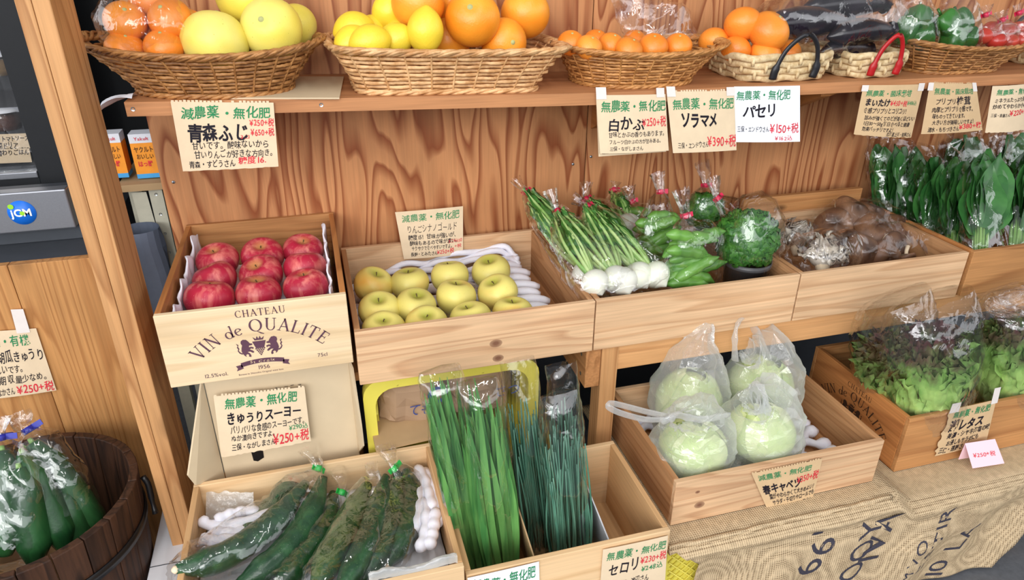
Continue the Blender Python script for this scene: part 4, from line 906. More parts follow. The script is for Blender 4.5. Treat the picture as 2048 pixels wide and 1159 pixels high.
# pomelos in the left basket
ps = citrus_set('pomelo', 'pomelo', .065, 'pomelo', .93, 0, .035, .006); us = []; G = 'pomelos in the left oval basket'
put(ps, us, 'large yellow pomelo with its green navel showing, centre of the left oval basket', 543, 58, 1.58, 60, .065, G, face(-1.9, .45))
put(ps, us, 'large yellow pomelo lying at the front of the left oval basket beside the bagged mandarins', 430, 84, 1.565, 65, .065, G, face(1, 1.2))
put(ps, us, 'yellow pomelo behind the front one in the left oval basket', 420, 78, 1.70, 52, .065, G)
put(ps, us, 'yellow pomelo on top at the upper edge of the left oval basket', 497, -5, 1.66, 63, .065, G)
put(ps, us, 'yellow pomelo at the right end of the left oval basket', 590, 52, 1.69, 44, .065, G)
cleanup(ps, us)
os_ = citrus_set('orange', 'orange', .055, 'orange', .95, 0, .02, .0055); us = []; G = 'big oranges in the pale rectangular basket'
put(os_, us, 'big orange with pale stem button facing out, centre of the rectangular basket', 945, 38, 1.585, 55, .055, G, face(-1.9, .55))
put(os_, us, 'big yellowish orange above the lemons in the rectangular basket', 836, 8, 1.62, 53, .055, G, face(1, 1.0))
put(os_, us, 'big orange at the top right of the rectangular basket', 1050, 28, 1.655, 49, .055, G, face(1.5, .9))
put(os_, us, 'big orange low at the front right of the rectangular basket, stem button facing out', 1008, 84, 1.60, 46, .055, G, face(-1.4, .1))
put(os_, us, 'yellowish orange at the back behind the centre orange of the rectangular basket', 905, 5, 1.70, 46, .055, G)
put(os_, us, 'orange deep in the rectangular basket between the lemon and the centre orange', 895, 82, 1.66, 46, .055, G)
cleanup(os_, us)
ls = citrus_set('lemon', 'lemon', .032, 'lemon', 1.22, .10, .06, 0, (1, 3, 7)); us = []; G = 'lemons in the pale rectangular basket'
for i, (px_, py_, y, r_, rot, lb) in enumerate((
    (851, 62, 1.555, 39, (0, .1, 0), 'upright lemon at the front of the rectangular basket beside the centre orange'), (740, 84, 1.545, 36, (0, 1.45, .2), 'lemon lying at the very front of the rectangular basket'),
    (705, 85, 1.58, 36, (0, 1.3, .6), 'lemon at the front left of the rectangular basket'), (707, 58, 1.63, 36, (0, 1.35, .1), 'lemon on top at the left end of the rectangular basket'), (790, 80, 1.58, 34, (0, 1.2, -.4), 'lemon lying left of the upright lemon in the rectangular basket'),
    (745, 58, 1.67, 30, (0, 1.4, .8), 'shaded lemon at the back left of the rectangular basket'), (778, 22, 1.67, 36, (.2, .5, 0), 'rough lemon standing at the top behind the yellowish orange'), (800, 65, 1.64, 30, (0, 1.1, 1.2), 'lemon in the middle of the rectangular basket below the yellowish orange'))):
    put(ls, us, lb, px_, py_, y, r_*.93, .032, G, rot)
cleanup(ls, us)
ms = citrus_set('mandarin', 'ponkan', .042, 'mandarin', .86, 0, .05, .0035, (2, 5, 8)); us = []; G = 'bagged mandarins in the left oval basket'
for (px_, py_, y, r_, rot, lb) in ((250, 42, 1.585, 41, face(-1.2, .8), 'mandarin in the film bag, upper left of the left basket'), (340, 38, 1.58, 43, face(-2.0, .8), 'mandarin with green stem scar in the film bag, upper right'), (250, 98, 1.565, 38, face(-1, 1), 'mandarin low in the film bag, against the left end of the basket'),
    (328, 94, 1.55, 38, face(-1.6, 1.2), 'mandarin low in the film bag beside the front pomelo'), (300, 8, 1.64, 40, face(1, 1), 'mandarin at the top back of the film bag'), (383, 52, 1.64, 34, face(1, .6), 'mandarin at the right back of the film bag, behind the pomelos'), (292, 66, 1.63, 36, None, 'mandarin in the middle of the film bag, behind the front four')):
    put(ms, us, lb, px_, py_, y, r_, .042, G, rot)
G = 'small mandarins in the amber oval basket'
for (px_, py_, y, r_, lb) in ((1142, 86, 1.60, 27, 'first from the left'), (1192, 82, 1.65, 25, 'second from the left, at the back'), (1178, 95, 1.565, 27, 'front left, low behind the rim'), (1222, 90, 1.60, 27, 'left of the middle'), (1258, 100, 1.56, 28, 'front middle, low behind the rim'), (1306, 94, 1.585, 30, 'right of the middle under the film bag'), (1356, 92, 1.595, 28, 'right end under the film bag'), (1270, 82, 1.67, 24, 'back middle under the film bag')):
    put(ms, us, 'small mandarin in the amber oval basket, ' + lb, px_, py_, y, r_, .042, G, face(R.uniform(-2, -1), 1.1))
G = 'oranges in the black handled basket'
for (px_, py_, y, r_, lb) in ((1486, 48, 1.62, 37, 'upper left of the two on top'), (1537, 63, 1.585, 42, 'right one of the two on top, in front'), (1428, 84, 1.66, 31, 'far left, at the back'), (1472, 100, 1.60, 30, 'low front left'), (1530, 110, 1.575, 33, 'low front middle'), (1575, 103, 1.60, 27, 'low right behind the handle')):
    put(ms, us, 'smooth orange in the black handled basket, ' + lb, px_, py_, y, r_, .042, G, face(R.uniform(-2, 2), 1.0))
cleanup(ms, us)
# ---------------------------------------------------------------- foam nets and liners
def foam_net(label, x0, x1, y0, y1, z, nx, pitch=.03, rad=.0075, fingers=True, rot=0, wob=1.0, parent=None, axis='x', name='foam_net', nfing=None, zf=None):
    """strands run along x and zig-zag so that they meet; ends stick out as blunt fingers"""
    o = MB(); rr = random.Random(label); n = max(2, int((y1-y0)/pitch)); out = MB()
    for k in range(n):
        yb = y0+(k+.5)*(y1-y0)/n; P = []; M_ = 36; ex = rr.uniform(-.004, .006)
        for i in range(M_+1):
            t = i/M_; x = x0+(x1-x0)*t + (ex if i == M_ else 0); s_ = 1 if k % 2 else -1
            y = yb + s_*(y1-y0)/n*.40*math.sin(t*(x1-x0)/.045*PI)*wob*(0.35 if t > .93 else 1)
            zz = z + (zf(x, y) if zf else 0) + .002*nz((i*.4, k*2.1, 0)); P.append(V((x, y, zz)))
        rads = [rad*(.85+.25*abs(math.sin(i/M_*(x1-x0)/.045*PI)))*(1.5 if i > M_-3 else 1) for i in range(M_+1)]; rads[-1] = rad*.5
        out.tube(P, rads, 8, 0, True)
    q = out.build(name, MAT['foam']); return tag(q, label, 'foam net')
foam_net('white foam net lying under the yellow apples', .048, .505, 1.318, 1.745, .712, 1, .034, .0115, True)
foam_net('white foam net under the bagged cabbages, its ends poking out at the right', .682, 1.172, 1.036, 1.375, .412, 1, .042, .0105, True)
def foam_edge():
    m = MB(); P = spl([(.06, 1.735, .752), (.14, 1.742, .768), (.24, 1.745, .778), (.34, 1.748, .79), (.46, 1.746, .80), (.50, 1.70, .79)], 40)
    for q in range(3): m.tube([p+V((0, -.012*q+.005*math.sin(i*.7+q*2), -.020-.010*q+.007*math.sin(i*.6+q*2.1))) for i, p in enumerate(P)], .0085, 7)
    o = m.build('foam_sleeve', MAT['foam']); tag(o, 'white foam net raised along the back of the yellow apple crate', 'foam net')
    m = MB()
    for k in range(9):
        y = 1.34+k*.042; x = .505+.012*(k % 2)
        m.tube(spl([(.36, y+.02, .742), (.42, y+.012, .752), (.47, y+.004, .752), (x, y, .742)], 10), [.008, .010, .0125, .013, .0115, .0105, .0125, .0135, .013, .012, .008], 9)
    o = m.build('foam_fingers', MAT['foam']); tag(o, 'row of blunt white foam strands at the right of the yellow apples', 'foam net')
    for side, x in (('left', -.3165), ('right', .0035)):
        m = MB(); s_ = 1 if side == 'left' else -1
        m.grid(lambda u, v: V((x + s_*(.004+.006*abs(math.sin(u*26))+.012*v*v*0+.004*nz((u*20, v*4, 0))), 1.33+.43*u, .80+.085*v+.012*math.sin(u*24)*v+.02*u*v)), 60, 8)
        o = m.build('foam_liner', MAT['foam']); so = o.modifiers.new('t', 'SOLIDIFY'); so.thickness = .003
        tag(o, 'crinkled white foam liner along the %s side of the red apple box' % side, 'liner')
    t = MB().grid(lambda u, v: V((-.31+.31*u, 1.32+.455*v, .80+.006*math.sin(u*40)*math.sin(v*52))), 40, 50); o = t.build('apple_tray', MAT['foam']); so = o.modifiers.new('t', 'SOLIDIFY'); so.thickness = .004
    tag(o, 'white foam tray under the red apples in the wine box', 'tray')
foam_edge()
# ---------------------------------------------------------------- film bags
def bag(label, spine, rw, rt, side, mat='film', amp=.004, nu=30, nv=30, fold=.10, pleat=.0, tape=None, tape_at=None, cat='film bag', e=2.3, name='plastic_bag', group=None, tape_r=.007, smooth=True, freq=26):
    smooth = mat != 'frost'; rr = random.Random(label); sd = rr.uniform(0, 50); S = spl(spine, nv); side = V(side); m = MB(); rm = max(rw)
    ph = [rr.uniform(0, 6) for _ in range(4)]
    def f(u, v):
        i = min(nv, int(round(v*nv))); c = S[i]; t = (S[min(i+1, nv)]-S[max(i-1, 0)]).normalized(); a = (side-t*side.dot(t)).normalized(); b = t.cross(a)
        w = lerp_list(rw, v); h = lerp_list(rt, v); x, y = superl(2*PI*u, 1, 1, e); th = 2*PI*u
        g = 1+fold*(.5*math.sin(3*th+ph[0]+3*v)+.35*math.sin(7*th+ph[1]-2*v))*(.4+.6*(1-w/rm)) + pleat*max(0, 1-w/rm)**1.5*math.sin(11*th+ph[2])
        p = c + a*(w*x*g) + b*(h*y*g); k = amp*min(1, w/.03+.15)
        return p + (a*x+b*y)*(k*(nz(p, freq, sd)*1.4+nz(p, freq*2.7, sd+9)*.8)) + t*(amp*.4*nz(p, 30, sd+4))
    m.grid(f, nu, nv, 0, True, smooth, True)
    base = V((0, 0, 0))
    m.add([f(i/nu, 0) for i in range(nu)] + [S[0]], [(i, (i+1) % nu, nu) for i in range(nu)], 0, smooth)
    o = m.build(name, MAT[mat]); tag(o, label, cat, group)
    if tape:
        i = int(round(tape_at*nv)); c = S[i]; t = (S[min(i+1, nv)]-S[max(i-1, 0)]).normalized(); sx = (side-t*side.dot(t)).normalized(); b = t.cross(sx)
        tm = MB(); tm.tube([c-t*.006, c+t*.006], [tape_r, tape_r], 12); M_ = Matrix((( *(sx), 0), (*t, 0), (*b, 0), (0, 0, 0, 1))).transposed(); M_.translation = c
        L = tape_r*1.5; tm.box(-L, L*1.15, -.0058, .0058, tape_r*.86, tape_r*.98, 0, M_); tm.box(tape_r*.3, L*1.9, -.0055, .0065, -.0006, .0006, 0, M_)
        tm.build('tape', MAT['tape_'+tape], o)
    return o
def ribbon(m, pts, ws, nrm, mi=0, curl=0.0):
    n = len(pts); vs = []; fs = []
    for i, p in enumerate(pts):
        t = (pts[min(i+1, n-1)]-pts[max(i-1, 0)]).normalized(); s = t.cross(nrm)
        s = s.normalized() if s.length > 1e-6 else V((1, 0, 0)); q = s.cross(t)
        w = ws[i] if isinstance(ws, list) else ws
        vs += [p-s*w+q*curl*w, p-q*curl*w*.4, p+s*w+q*curl*w]
    for i in range(n-1): a = i*3; fs += [(a, a+1, a+4, a+3), (a+1, a+2, a+5, a+4)]
    m.add(vs, fs, mi, True)
def leaf_blade(m, base, tip, nrm, w, ruf=.0, nu=6, nv=10, mi=0, bend=0.0, rr=R, shape=1.0, freq=3.0):
    base, tip, nrm = V(base), V(tip), V(nrm); t = (tip-base); L = t.length; t.normalize(); s = t.cross(nrm).normalized(); q = s.cross(t); p0 = rr.uniform(0, 6); sd = rr.uniform(0, 40)
    def f(u, v):
        x = (u-.5)*2; ww = w*(math.sin(PI*min(1, (v*.92+.06))**(.75*shape))**.8)
        d = ruf*(abs(x)**1.5*math.sin(freq*2*PI*v+p0+x)+.6*nz((x*2+sd, v*5, sd), 1.3))*(.3+v)
        return base + t*(L*v) + s*(x*ww) + q*(d + bend*v*v + abs(x)*ww*.25)
    m.grid(f, nu, nv, mi)
CUP = V((.0, -.8, .6))
# loose mandarin bag in the left basket
bag('clear film bag around the mandarins in the left oval basket', [at(300, 110, y=1.59), at(300, 85, y=1.595), at(300, 50, y=1.60), at(303, 5, y=1.61), at(315, -60, y=1.63), at(325, -110, y=1.64)], [.07, .090, .094, .080, .03, .05], [.06, .085, .09, .07, .02, .02], (1, 0, 0), 'film', .007, 26, 24, .1, .2)
bag('loose empty film bag stuffed in the amber oval basket', [at(1320, 95, y=1.66), at(1315, 70, y=1.665), at(1300, 45, y=1.67), at(1275, 5, y=1.685), at(1262, -50, y=1.70)], [.10, .105, .085, .062, .058], [.035, .035, .02, .014, .02], (1, 0, -.35), 'film2', .010, 24, 22, .25, .2)
# ---------------------------------------------------------------- aubergines, peppers, tomatoes
def fruit_tube(name, mat, pts, rad, label, cat, group, n=16, calyx=None, calyx_mat='kstem', extra=None):
    c = sum((V(p) for p in pts), V())/len(pts); P = spl([V(p)-c for p in pts], 22); m = MB(); m.tube(P, [lerp_list(rad, i/22) for i in range(23)], n)
    if extra: m.v = [tuple(extra(V(v))) for v in m.v]
    o = m.build(name, MAT[mat], None, c); tag(o, label, cat, group)
    if calyx:
        t = (P[-1]-P[-3]).normalized(); q = MB(); q.tube([P[-1]-t*calyx*.8, P[-1]-t*calyx*.1, P[-1]+t*calyx*.4, P[-1]+t*calyx*1.6], [rad[-2]*1.04, rad[-1]*1.1, calyx*.35, calyx*.3], 10); q.build('calyx', MAT[calyx_mat], o)
    return o
G = 'aubergines in the red handled basket'
for (a, b, y0, y1, r, lb) in (((1525, 55), (1700, 45), 1.60, 1.63, .040, 'long dark aubergine at the left of the red handled basket, above the oranges'), ((1600, 20), (1775, 8), 1.66, 1.68, .036, 'dark aubergine at the upper back of the red handled basket'), ((1655, 75), (1788, 62), 1.575, 1.59, .034, 'dark aubergine at the front right of the red handled basket'), ((1640, 105), (1745, 100), 1.58, 1.60, .026, 'small dark aubergine low behind the front wall of the red handled basket')):
    A, B = at(*a, y=y0), at(*b, y=y1); fruit_tube('aubergine', 'aub', [A, A*.7+B*.3+V((0, 0, .006)), A*.35+B*.65+V((0, 0, .006)), B], [.004, r*.85, r, r*.95, r*.7, r*.35], lb, 'aubergine', G, 18, .012, 'aub')
bag('clear film bag over the aubergines in the red handled basket', [at(1520, 55, y=1.62), at(1580, 50, y=1.62), at(1660, 48, y=1.62), at(1740, 45, y=1.62), at(1800, 42, y=1.625)], [.05, .075, .082, .075, .05], [.06, .085, .09, .08, .03], (0, .3, 1), 'film2', .010, 26, 26, .12, .2)
G = 'bagged green peppers in the long brown basket'; ii = 0
for (px_, py_, y, r_, lb) in ((1812, 60, 1.60, 26, 'leaning at the left of the left bag'), (1836, 40, 1.63, 27, 'at the top of the left bag'), (1845, 72, 1.585, 27, 'at the right front of the left bag'), (1893, 48, 1.60, 27, 'at the upper left of the right bag'), (1924, 42, 1.62, 25, 'at the top right of the right bag'), (1905, 80, 1.585, 25, 'low in the right bag'), (1932, 78, 1.59, 24, 'low at the right of the right bag')):
    p = at(px_, py_, y=y); k = .031*r_/26; m = MB(); n = 18; sd = ii*3.1; ii += 1
    m.lathe([(max(1e-5, k*math.sin(PI*i/n)**.7*(1+.12*math.cos(PI*i/n))), k*1.25*math.cos(PI*i/n)-.3*k*math.exp(-(PI*i/n/.4)**2)) for i in range(n+1)], 28, 0, lambda q, h: V((q.x*(1+.12*math.cos(4*h+sd)), q.y*(1+.12*math.cos(4*h+sd)), q.z)))
    o = m.build('green_pepper', MAT['pepper'], None, p, (R.uniform(-.7, .7), R.uniform(-.7, .7), 0)); tag(o, 'green pepper in the long brown basket, ' + lb, 'green pepper', G)
    MB().tube([(0, 0, k*.9), (.003, 0, k*1.5)], [.004, .0035], 7).build('stem', MAT['pepper'], o)
for (x0, lb) in ((1828, 'left film bag of green peppers with its top standing up'), (1912, 'right film bag of green peppers with its top standing up')):
    bag(lb, [at(x0, 98, y=1.60), at(x0, 75, y=1.60), at(x0, 45, y=1.605), at(x0+4, 8, y=1.62), at(x0+8, -40, y=1.64)], [.05, .058, .06, .046, .022], [.05, .055, .055, .035, .012], (1, 0, 0), 'film2', .007, 22, 20, .1, .2)
G = 'bagged tomatoes at the right end of the shelf'; k = 0
for (px_, py_, y) in ((1965, 72, 1.60), (1992, 82, 1.585), (1985, 58, 1.66), (2018, 84, 1.60), (2012, 62, 1.66), (2044, 80, 1.60), (2040, 58, 1.66)):
    p = at(px_, py_, y=y); q = mesh_obj('tomato', citrus_mesh(.026, k, 'tomato', .85, 0, .02, 'tomato_flesh'), None, p); k += 1
    tag(q, ('tomato in the leftmost red taped bag at the right end', 'tomato low at the front of the tomato bags, left', 'tomato at the upper left of the tomato bags, further back', 'tomato low at the front of the tomato bags, middle', 'tomato in the middle of the tomato bags, further back', 'tomato low at the front of the tomato bags, at the frame edge', 'tomato at the back of the tomato bags, at the frame edge')[k-1], 'tomato', G)
for i, (px_, lb) in enumerate(((1975, 'leftmost tied film bag of tomatoes with a red tape'), (2008, 'middle tied film bag of tomatoes with a red tape'), (2042, 'rightmost tied film bag of tomatoes at the frame edge'))):
    dy = (0, 10, -4)[i]; bag(lb, [at(px_, 92, y=1.61), at(px_, 70, y=1.61), at(px_, 48+dy, y=1.62), at(px_-3, 30+dy, y=1.625), at(px_-5, 12+dy, y=1.63)], [.03, .036, .03, .006, .018], [.03, .036, .03, .006, .014], (1, 0, 0), 'film', .005, 20, 20, .1, .4, 'red', .75)
# ---------------------------------------------------------------- turnips
def turnip(label, foot, top, r, nst, seed, leafy=True):
    foot, top = V(foot), V(top); ax = (top-foot).normalized(); L = (top-foot).length; rr = random.Random(seed)
    c = foot+ax*r; o = empty('turnip', c, label, 'turnip', 'bagged turnips')
    rot = ax.to_track_quat('Z', 'Y').to_euler()
    m = MB(); n = 20
    m.lathe([(max(1e-5, r*math.sin(PI*i/n)), r*.9*math.cos(PI*i/n) - .2*r*math.exp(-((PI-PI*i/n)/.22)**2)) for i in range(n+1)], 24, 0, lambda p, h: p*(1+.03*nz(p, 20, seed)))
    m.build('bulb', MAT['bulb'], o, (0, 0, 0), rot)
    side = ax.orthogonal().normalized(); s2 = ax.cross(side)
    for k in range(nst):
        a = 2*PI*k/nst+rr.uniform(-.3, .3); d = side*math.cos(a)+s2*math.sin(a); sp = rr.uniform(.4, 1)
        l = (L-r)*rr.uniform(.78, 1.0); P = spl([ax*(r*.75)+d*.005, ax*(l*.3)+d*.020*sp, ax*(l*.6)+d*.026*sp, ax*l+d*.008*sp], 10)
        sm = MB(); sm.tube(P, [.0068-.0032*i/10 for i in range(11)], 6, 0, True, .7); st = sm.build('stalk', MAT['stalk'], o)
        if leafy:
            lm = MB(); leaf_blade(lm, P[5], P[10]+d*.004, d, .013*rr.uniform(.7, 1.2), .006, 4, 8, 0, 0, rr); lm.build('leaf', MAT['tleaf'], st)
TB = [('A', (1203, 556, 1.43), (1050, 380, 1.66), (1030, 356, 1.69), 'leftmost tied bag of turnips', 2), ('B', (1222, 578, 1.345), (1114, 420, 1.56), (1100, 378, 1.58), 'tied bag of turnips in front of the leftmost one', 2),
      ('C', (1290, 574, 1.35), (1174, 410, 1.55), (1146, 396, 1.56), 'big shiny tied bag of turnips nearest the broad beans', 3), ('D', (1280, 500, 1.56), (1172, 396, 1.70), (1172, 364, 1.72), 'turnip bag with leaf tips above its tape', 1), ('E', (1262, 470, 1.62), (1228, 378, 1.73), (1232, 362, 1.735), 'short bag of turnip stalks leaning on the plywood', 1)]
for (nm, f_, n_, t_, lb, nt_) in TB:
    F_, N_, T_ = at(f_[0], f_[1], y=f_[2]), at(n_[0], n_[1], y=n_[2]), at(t_[0], t_[1], y=t_[2]); ax = N_-F_; s_ = V((.97, .2, -.03)).normalized()
    offs = {1: [0], 2: [-.031, .031], 3: [-.052, .006, .056]}[nt_]
    for q, of in enumerate(offs):
        turnip('white turnip, %s in the %s' % (('left', 'right', 'third')[q] if nt_ > 1 else 'alone', lb), F_+s_*of-ax*.03+V((0, .012*(q == 1 and nt_ == 3), 0)), N_+s_*of*.25, .036 if nt_ != 2 else .034, 13, ord(nm)+q, True)
    w = .036+.026*nt_
    bag(lb, [F_-ax*.03, F_+ax*.04, F_+ax*.16, F_+ax*.45, F_+ax*.75, N_, N_*.5+T_*.5, T_], [w*.6, w*.98, w, w*.82, w*.55, .007, .010, .016], [.034, .042, .044, .040, .030, .006, .007, .010], s_, 'film2', .005, 26, 34, .1, .3, 'red', 5/7, group='tied bags of turnips')
# ---------------------------------------------------------------- broad beans
def bean_bag(lb, c, n_, t_, cnt, w, h, seed, dpt=.035):
    rr = random.Random(seed); C_ = at(*c[:2], y=c[2]); N_, T_ = at(*n_[:2], y=n_[2]), at(*t_[:2], y=t_[2])
    for k in range(cnt):
        row = (k+.5)/cnt; z = -h*.8+1.55*h*row; x = rr.uniform(-.45, .45)*w; y = -dpt*.8+rr.uniform(0, 1.1)*dpt + row*.015
        a = rr.uniform(-.5, .5); l = rr.uniform(.11, .145)*.5*(1-.2*row); d = V((math.cos(a), rr.uniform(-.15, .15), math.sin(a))); p = C_+V((x, y, z)); up = V((0, 0, .012))
        fruit_tube('bean_pod', 'bean', [p-d*l, p-d*l*.4+up*.5, p+d*l*.35+up*.6, p+d*l*1.0], [.003, .0115, .0155, .0135, .0165, .0135, .015, .008, .002], 'plump green bean pod in the ' + lb.replace('of broad beans ', ''), 'bean pod', 'bean pods in the ' + lb, 10)
    ax = N_-C_
    bag(lb, [C_-V((0, 0, h*1.12)), C_-V((0, 0, h*.6)), C_, C_+V((0, 0, h*.6)), C_*.25+N_*.75, N_, N_*.4+T_*.6, T_], [w*.75, w*.95, w, w*.8, w*.45, .007, .014, .022], [dpt*.8, dpt*1.2, dpt*1.2, dpt, dpt*.6, .006, .01, .013], (1, 0, 0), 'film', .005, 28, 34, .1, .35, 'red', 5/7)
bean_bag('front tied bag of broad beans beside the parsley', (1388, 515, 1.385), (1371, 430, 1.42), (1362, 378, 1.43), 20, .084, .080, 4)
bean_bag('middle tied bag of broad beans behind the front one', (1312, 478, 1.52), (1322, 382, 1.56), (1314, 345, 1.575), 14, .066, .072, 6)
bean_bag('back tied bag of broad beans against the plywood', (1276, 452, 1.66), (1263, 402, 1.68), (1256, 372, 1.69), 5, .05, .05, 9)
# ---------------------------------------------------------------- parsley
def parsley(lb, c, r, cnt, seed, hemi=.75):
    rr = random.Random(seed); m = MB()
    for k in range(cnt):
        z = rr.uniform(-hemi, 1); a = rr.uniform(0, 2*PI); q = math.sqrt(max(0, 1-z*z)); n = V((q*math.cos(a), q*math.sin(a), z)); d = r*(rr.uniform(.82, 1.02)+.26*nz(n*2.4, 1, seed)); p = n*d
        t = n.orthogonal().normalized(); t.rotate(Matrix.Rotation(rr.uniform(0, 6), 3, n)); s = n.cross(t); w = rr.uniform(.006, .011); sd = rr.uniform(0, 30)
        m.grid(lambda u, v: p + t*((u-.5)*2*w) + s*((v-.5)*2*w) + n*(.0055*math.sin(7*u+sd)*math.cos(6*v+sd*.7)-.012*((u-.5)**2+(v-.5)**2)), 3, 3)
    for k in range(26):
        a = rr.uniform(0, 6.28); q = rr.uniform(0, .7)*r; m.tube([V((q*.25*math.cos(a), q*.25*math.sin(a), -r*1.35)), V((q*math.cos(a), q*math.sin(a), 0))], .0016, 4)
    m.lathe([(max(1e-4, r*.86*math.sin(PI*i/12)), r*.86*math.cos(PI*i/12)) for i in range(13)], 20)
    o = m.build('parsley_bunch', MAT['parsley'], None, c); return tag(o, lb, 'parsley')
pc = at(1494, 478, y=1.425); parsley('curly parsley bunch standing in the dark pot', pc, .076, 1700, 1)
o = empty('plant_pot', (pc.x+.004, pc.y-.012, .70), 'dark grey round pot holding the front parsley bunch', 'pot')
zt = at(1500, 532, y=1.37).z-.70
MB().lathe([(0, 0), (.050, 0), (.058, zt), (.061, zt), (.061, zt-.012), (.0605, zt-.014), (.055, zt-.016), (.050, .008), (0, .008)], 40).build('pot_body', MAT['pot'], o)
t = MB(); write(t, 'Laomee', -.046, zt-.055, .022, lambda x, y: V((.0592*math.sin(x/.0592), -.0592*math.cos(x/.0592), y)), 0, .085, 0, 0); t.build('lettering', MAT['white_paper'], o)
bag('tied film bag around the potted parsley', [pc+V((0, 0, -.10)), pc+V((0, 0, -.06)), pc+V((0, 0, 0)), pc+V((0, .005, .055)), at(1462, 420, y=1.47), at(1434, 394, y=1.50), at(1430, 376, y=1.51), at(1424, 356, y=1.515)], [.066, .080, .086, .078, .036, .007, .012, .018], [.066, .078, .086, .076, .03, .006, .008, .012], (1, 0, 0), 'film', .006, 28, 30, .08, .35, 'red', 5/7)
pb = at(1408, 422, y=1.63); parsley('curly parsley bunch at the back under the tall red taped tuft', pb, .052, 800, 2)
bag('tied film bag of parsley at the back, its tuft standing highest', [pb+V((0, 0, -.06)), pb+V((0, 0, -.03)), pb+V((0, 0, .01)), pb+V((0, 0, .04)), at(1411, 372, y=1.65), at(1410, 350, y=1.655), at(1404, 322, y=1.66)], [.05, .058, .060, .05, .007, .012, .021], [.05, .058, .060, .05, .006, .008, .014], (1, 0, 0), 'film', .005, 24, 28, .08, .35, 'red', 4/6)
# ---------------------------------------------------------------- mushrooms
def shiitake(label, p, r, rot, k):
    o = empty('shiitake_mushroom', p, label, 'mushroom', 'bagged shiitake mushrooms', rot); m = MB(); n = 12; sd = k*2.3
    prof = [(max(1e-5, r*math.sin(.5*PI*i/n*1.12)), r*.62*math.cos(.5*PI*i/n*1.12)) for i in range(n+1)]
    m.lathe(prof, 26, 0, lambda q, h: V((q.x*(1+.05*math.sin(3*h+sd)), q.y*(1+.05*math.sin(3*h+sd)), q.z+.004*math.sin(2*h+sd)))); m.build('cap', MAT['shiit'], o)
    MB().lathe([(r*.97, -r*.09), (r*.8, -.004), (r*.2, .004), (.001, .005)], 26).build('gills', MAT['gill'], o)
    MB().tube([(0, 0, .004), (.003, 0, -r*.7), (.008, .002, -r*1.3)], [r*.2, r*.19, r*.23], 10).build('mushroom_stem', MAT['mstem'], o)
SH = [(1668, 452, 1.56, 33, (.7, -.5, 0), 'dark one at the upper left'), (1702, 424, 1.62, 32, (.6, .2, 0), 'topmost at the back'), (1748, 462, 1.55, 38, (.5, .1, 0), 'broad one in the middle with pale cracks'), (1723, 503, 1.44, 33, (1.1, .3, 0), 'pale brown one facing out at the front'), (1768, 512, 1.42, 28, (1.2, -.3, 0), 'dark one right of the front facing one'),
      (1795, 462, 1.55, 36, (.4, .4, 0), 'right of the broad middle one'), (1832, 478, 1.50, 32, (.4, .5, 0), 'at the right behind the small pale stemmed one'), (1690, 480, 1.52, 28, (.8, -.3, 0), 'low at the left, beside the oyster coloured bag'), (1855, 500, 1.44, 26, (.5, .7, 0), 'small one at the far right'), (1740, 430, 1.62, 28, (.5, .2, 0), 'second at the back'), (1790, 492, 1.47, 26, (.9, .1, 0), 'between the front ones and the right end')]
for k, (a, b, y, r_, rot, lb) in enumerate(SH):
    p = at(a, b, y=y); d = (p-CAM_LOC).dot(_F); shiitake('brown shiitake mushroom, ' + lb, p, r_*d/FPX*1.15, rot, k)
p = at(1812, 514, y=1.40); shiitake('shiitake mushroom lying upside down at the front right, pale stem up', p, .026, (2.5, .3, 0), 20)
bag('film bag over the shiitake mushrooms at the front', [at(1690, 500, y=1.46), at(1730, 492, y=1.46), at(1790, 490, y=1.46), at(1850, 492, y=1.46), at(1893, 478, y=1.47)], [.05, .068, .066, .058, .03], [.055, .075, .07, .06, .02], (0, .4, 1), 'film_thin', .008, 26, 26, .1, .2)
bag('film bag over the shiitake mushrooms at the back, its corner sticking up', [at(1635, 440, y=1.60), at(1680, 445, y=1.58), at(1740, 445, y=1.57), at(1800, 458, y=1.56), at(1845, 470, y=1.55)], [.04, .07, .068, .055, .02], [.05, .07, .07, .055, .02], (0, .4, 1), 'film_thin', .010, 26, 26, .14, .2)
def maitake(lb, c, r, cnt, seed):
    rr = random.Random(seed); m = MB()
    for k in range(cnt):
        a = rr.uniform(0, 2*PI); e = rr.uniform(-.1, 1.3); d = V((math.cos(a)*math.cos(e), math.sin(a)*math.cos(e), math.sin(e))); n = V((rr.uniform(-1, 1), rr.uniform(-1, 1), rr.uniform(.2, 1))).normalized()
        leaf_blade(m, d*r*.15, d*r*rr.uniform(.75, 1.1), n, r*rr.uniform(.34, .55), .012, 6, 6, 0, 0, rr, .45, 2.0)
    m.lathe([(max(1e-4, r*.5*math.sin(PI*i/8)), r*.45*math.cos(PI*i/8)) for i in range(9)], 12)
    o = m.build('maitake_mushroom', MAT['maitake'], None, c); so = o.modifiers.new('t', 'SOLIDIFY'); so.thickness = .003; tag(o, lb, 'mushroom', 'bagged maitake mushrooms')
    MB().tube([V((0, 0, .0)), V((-.01, -.02, -r*.35)), V((-.015, -.035, -r*.55))], [r*.3, r*.28, r*.2], 12).build('mushroom_stem', MAT['mstem'], o)
maitake('ragged pale maitake cluster in the front film bag at the left of the mushroom crate', at(1645, 512, y=1.40), .066, 26, 1); maitake('darker maitake cluster behind the front one, next to the parsley', at(1592, 478, y=1.52), .056, 22, 2)
bag('film bag of maitake at the front left of the mushroom crate', [at(1590, 520, y=1.40), at(1610, 515, y=1.40), at(1645, 508, y=1.40), at(1680, 500, y=1.40), at(1708, 465, y=1.41)], [.03, .06, .07, .06, .015], [.04, .07, .075, .06, .012], (0, .4, 1), 'film', .008, 26, 24, .1, .3)
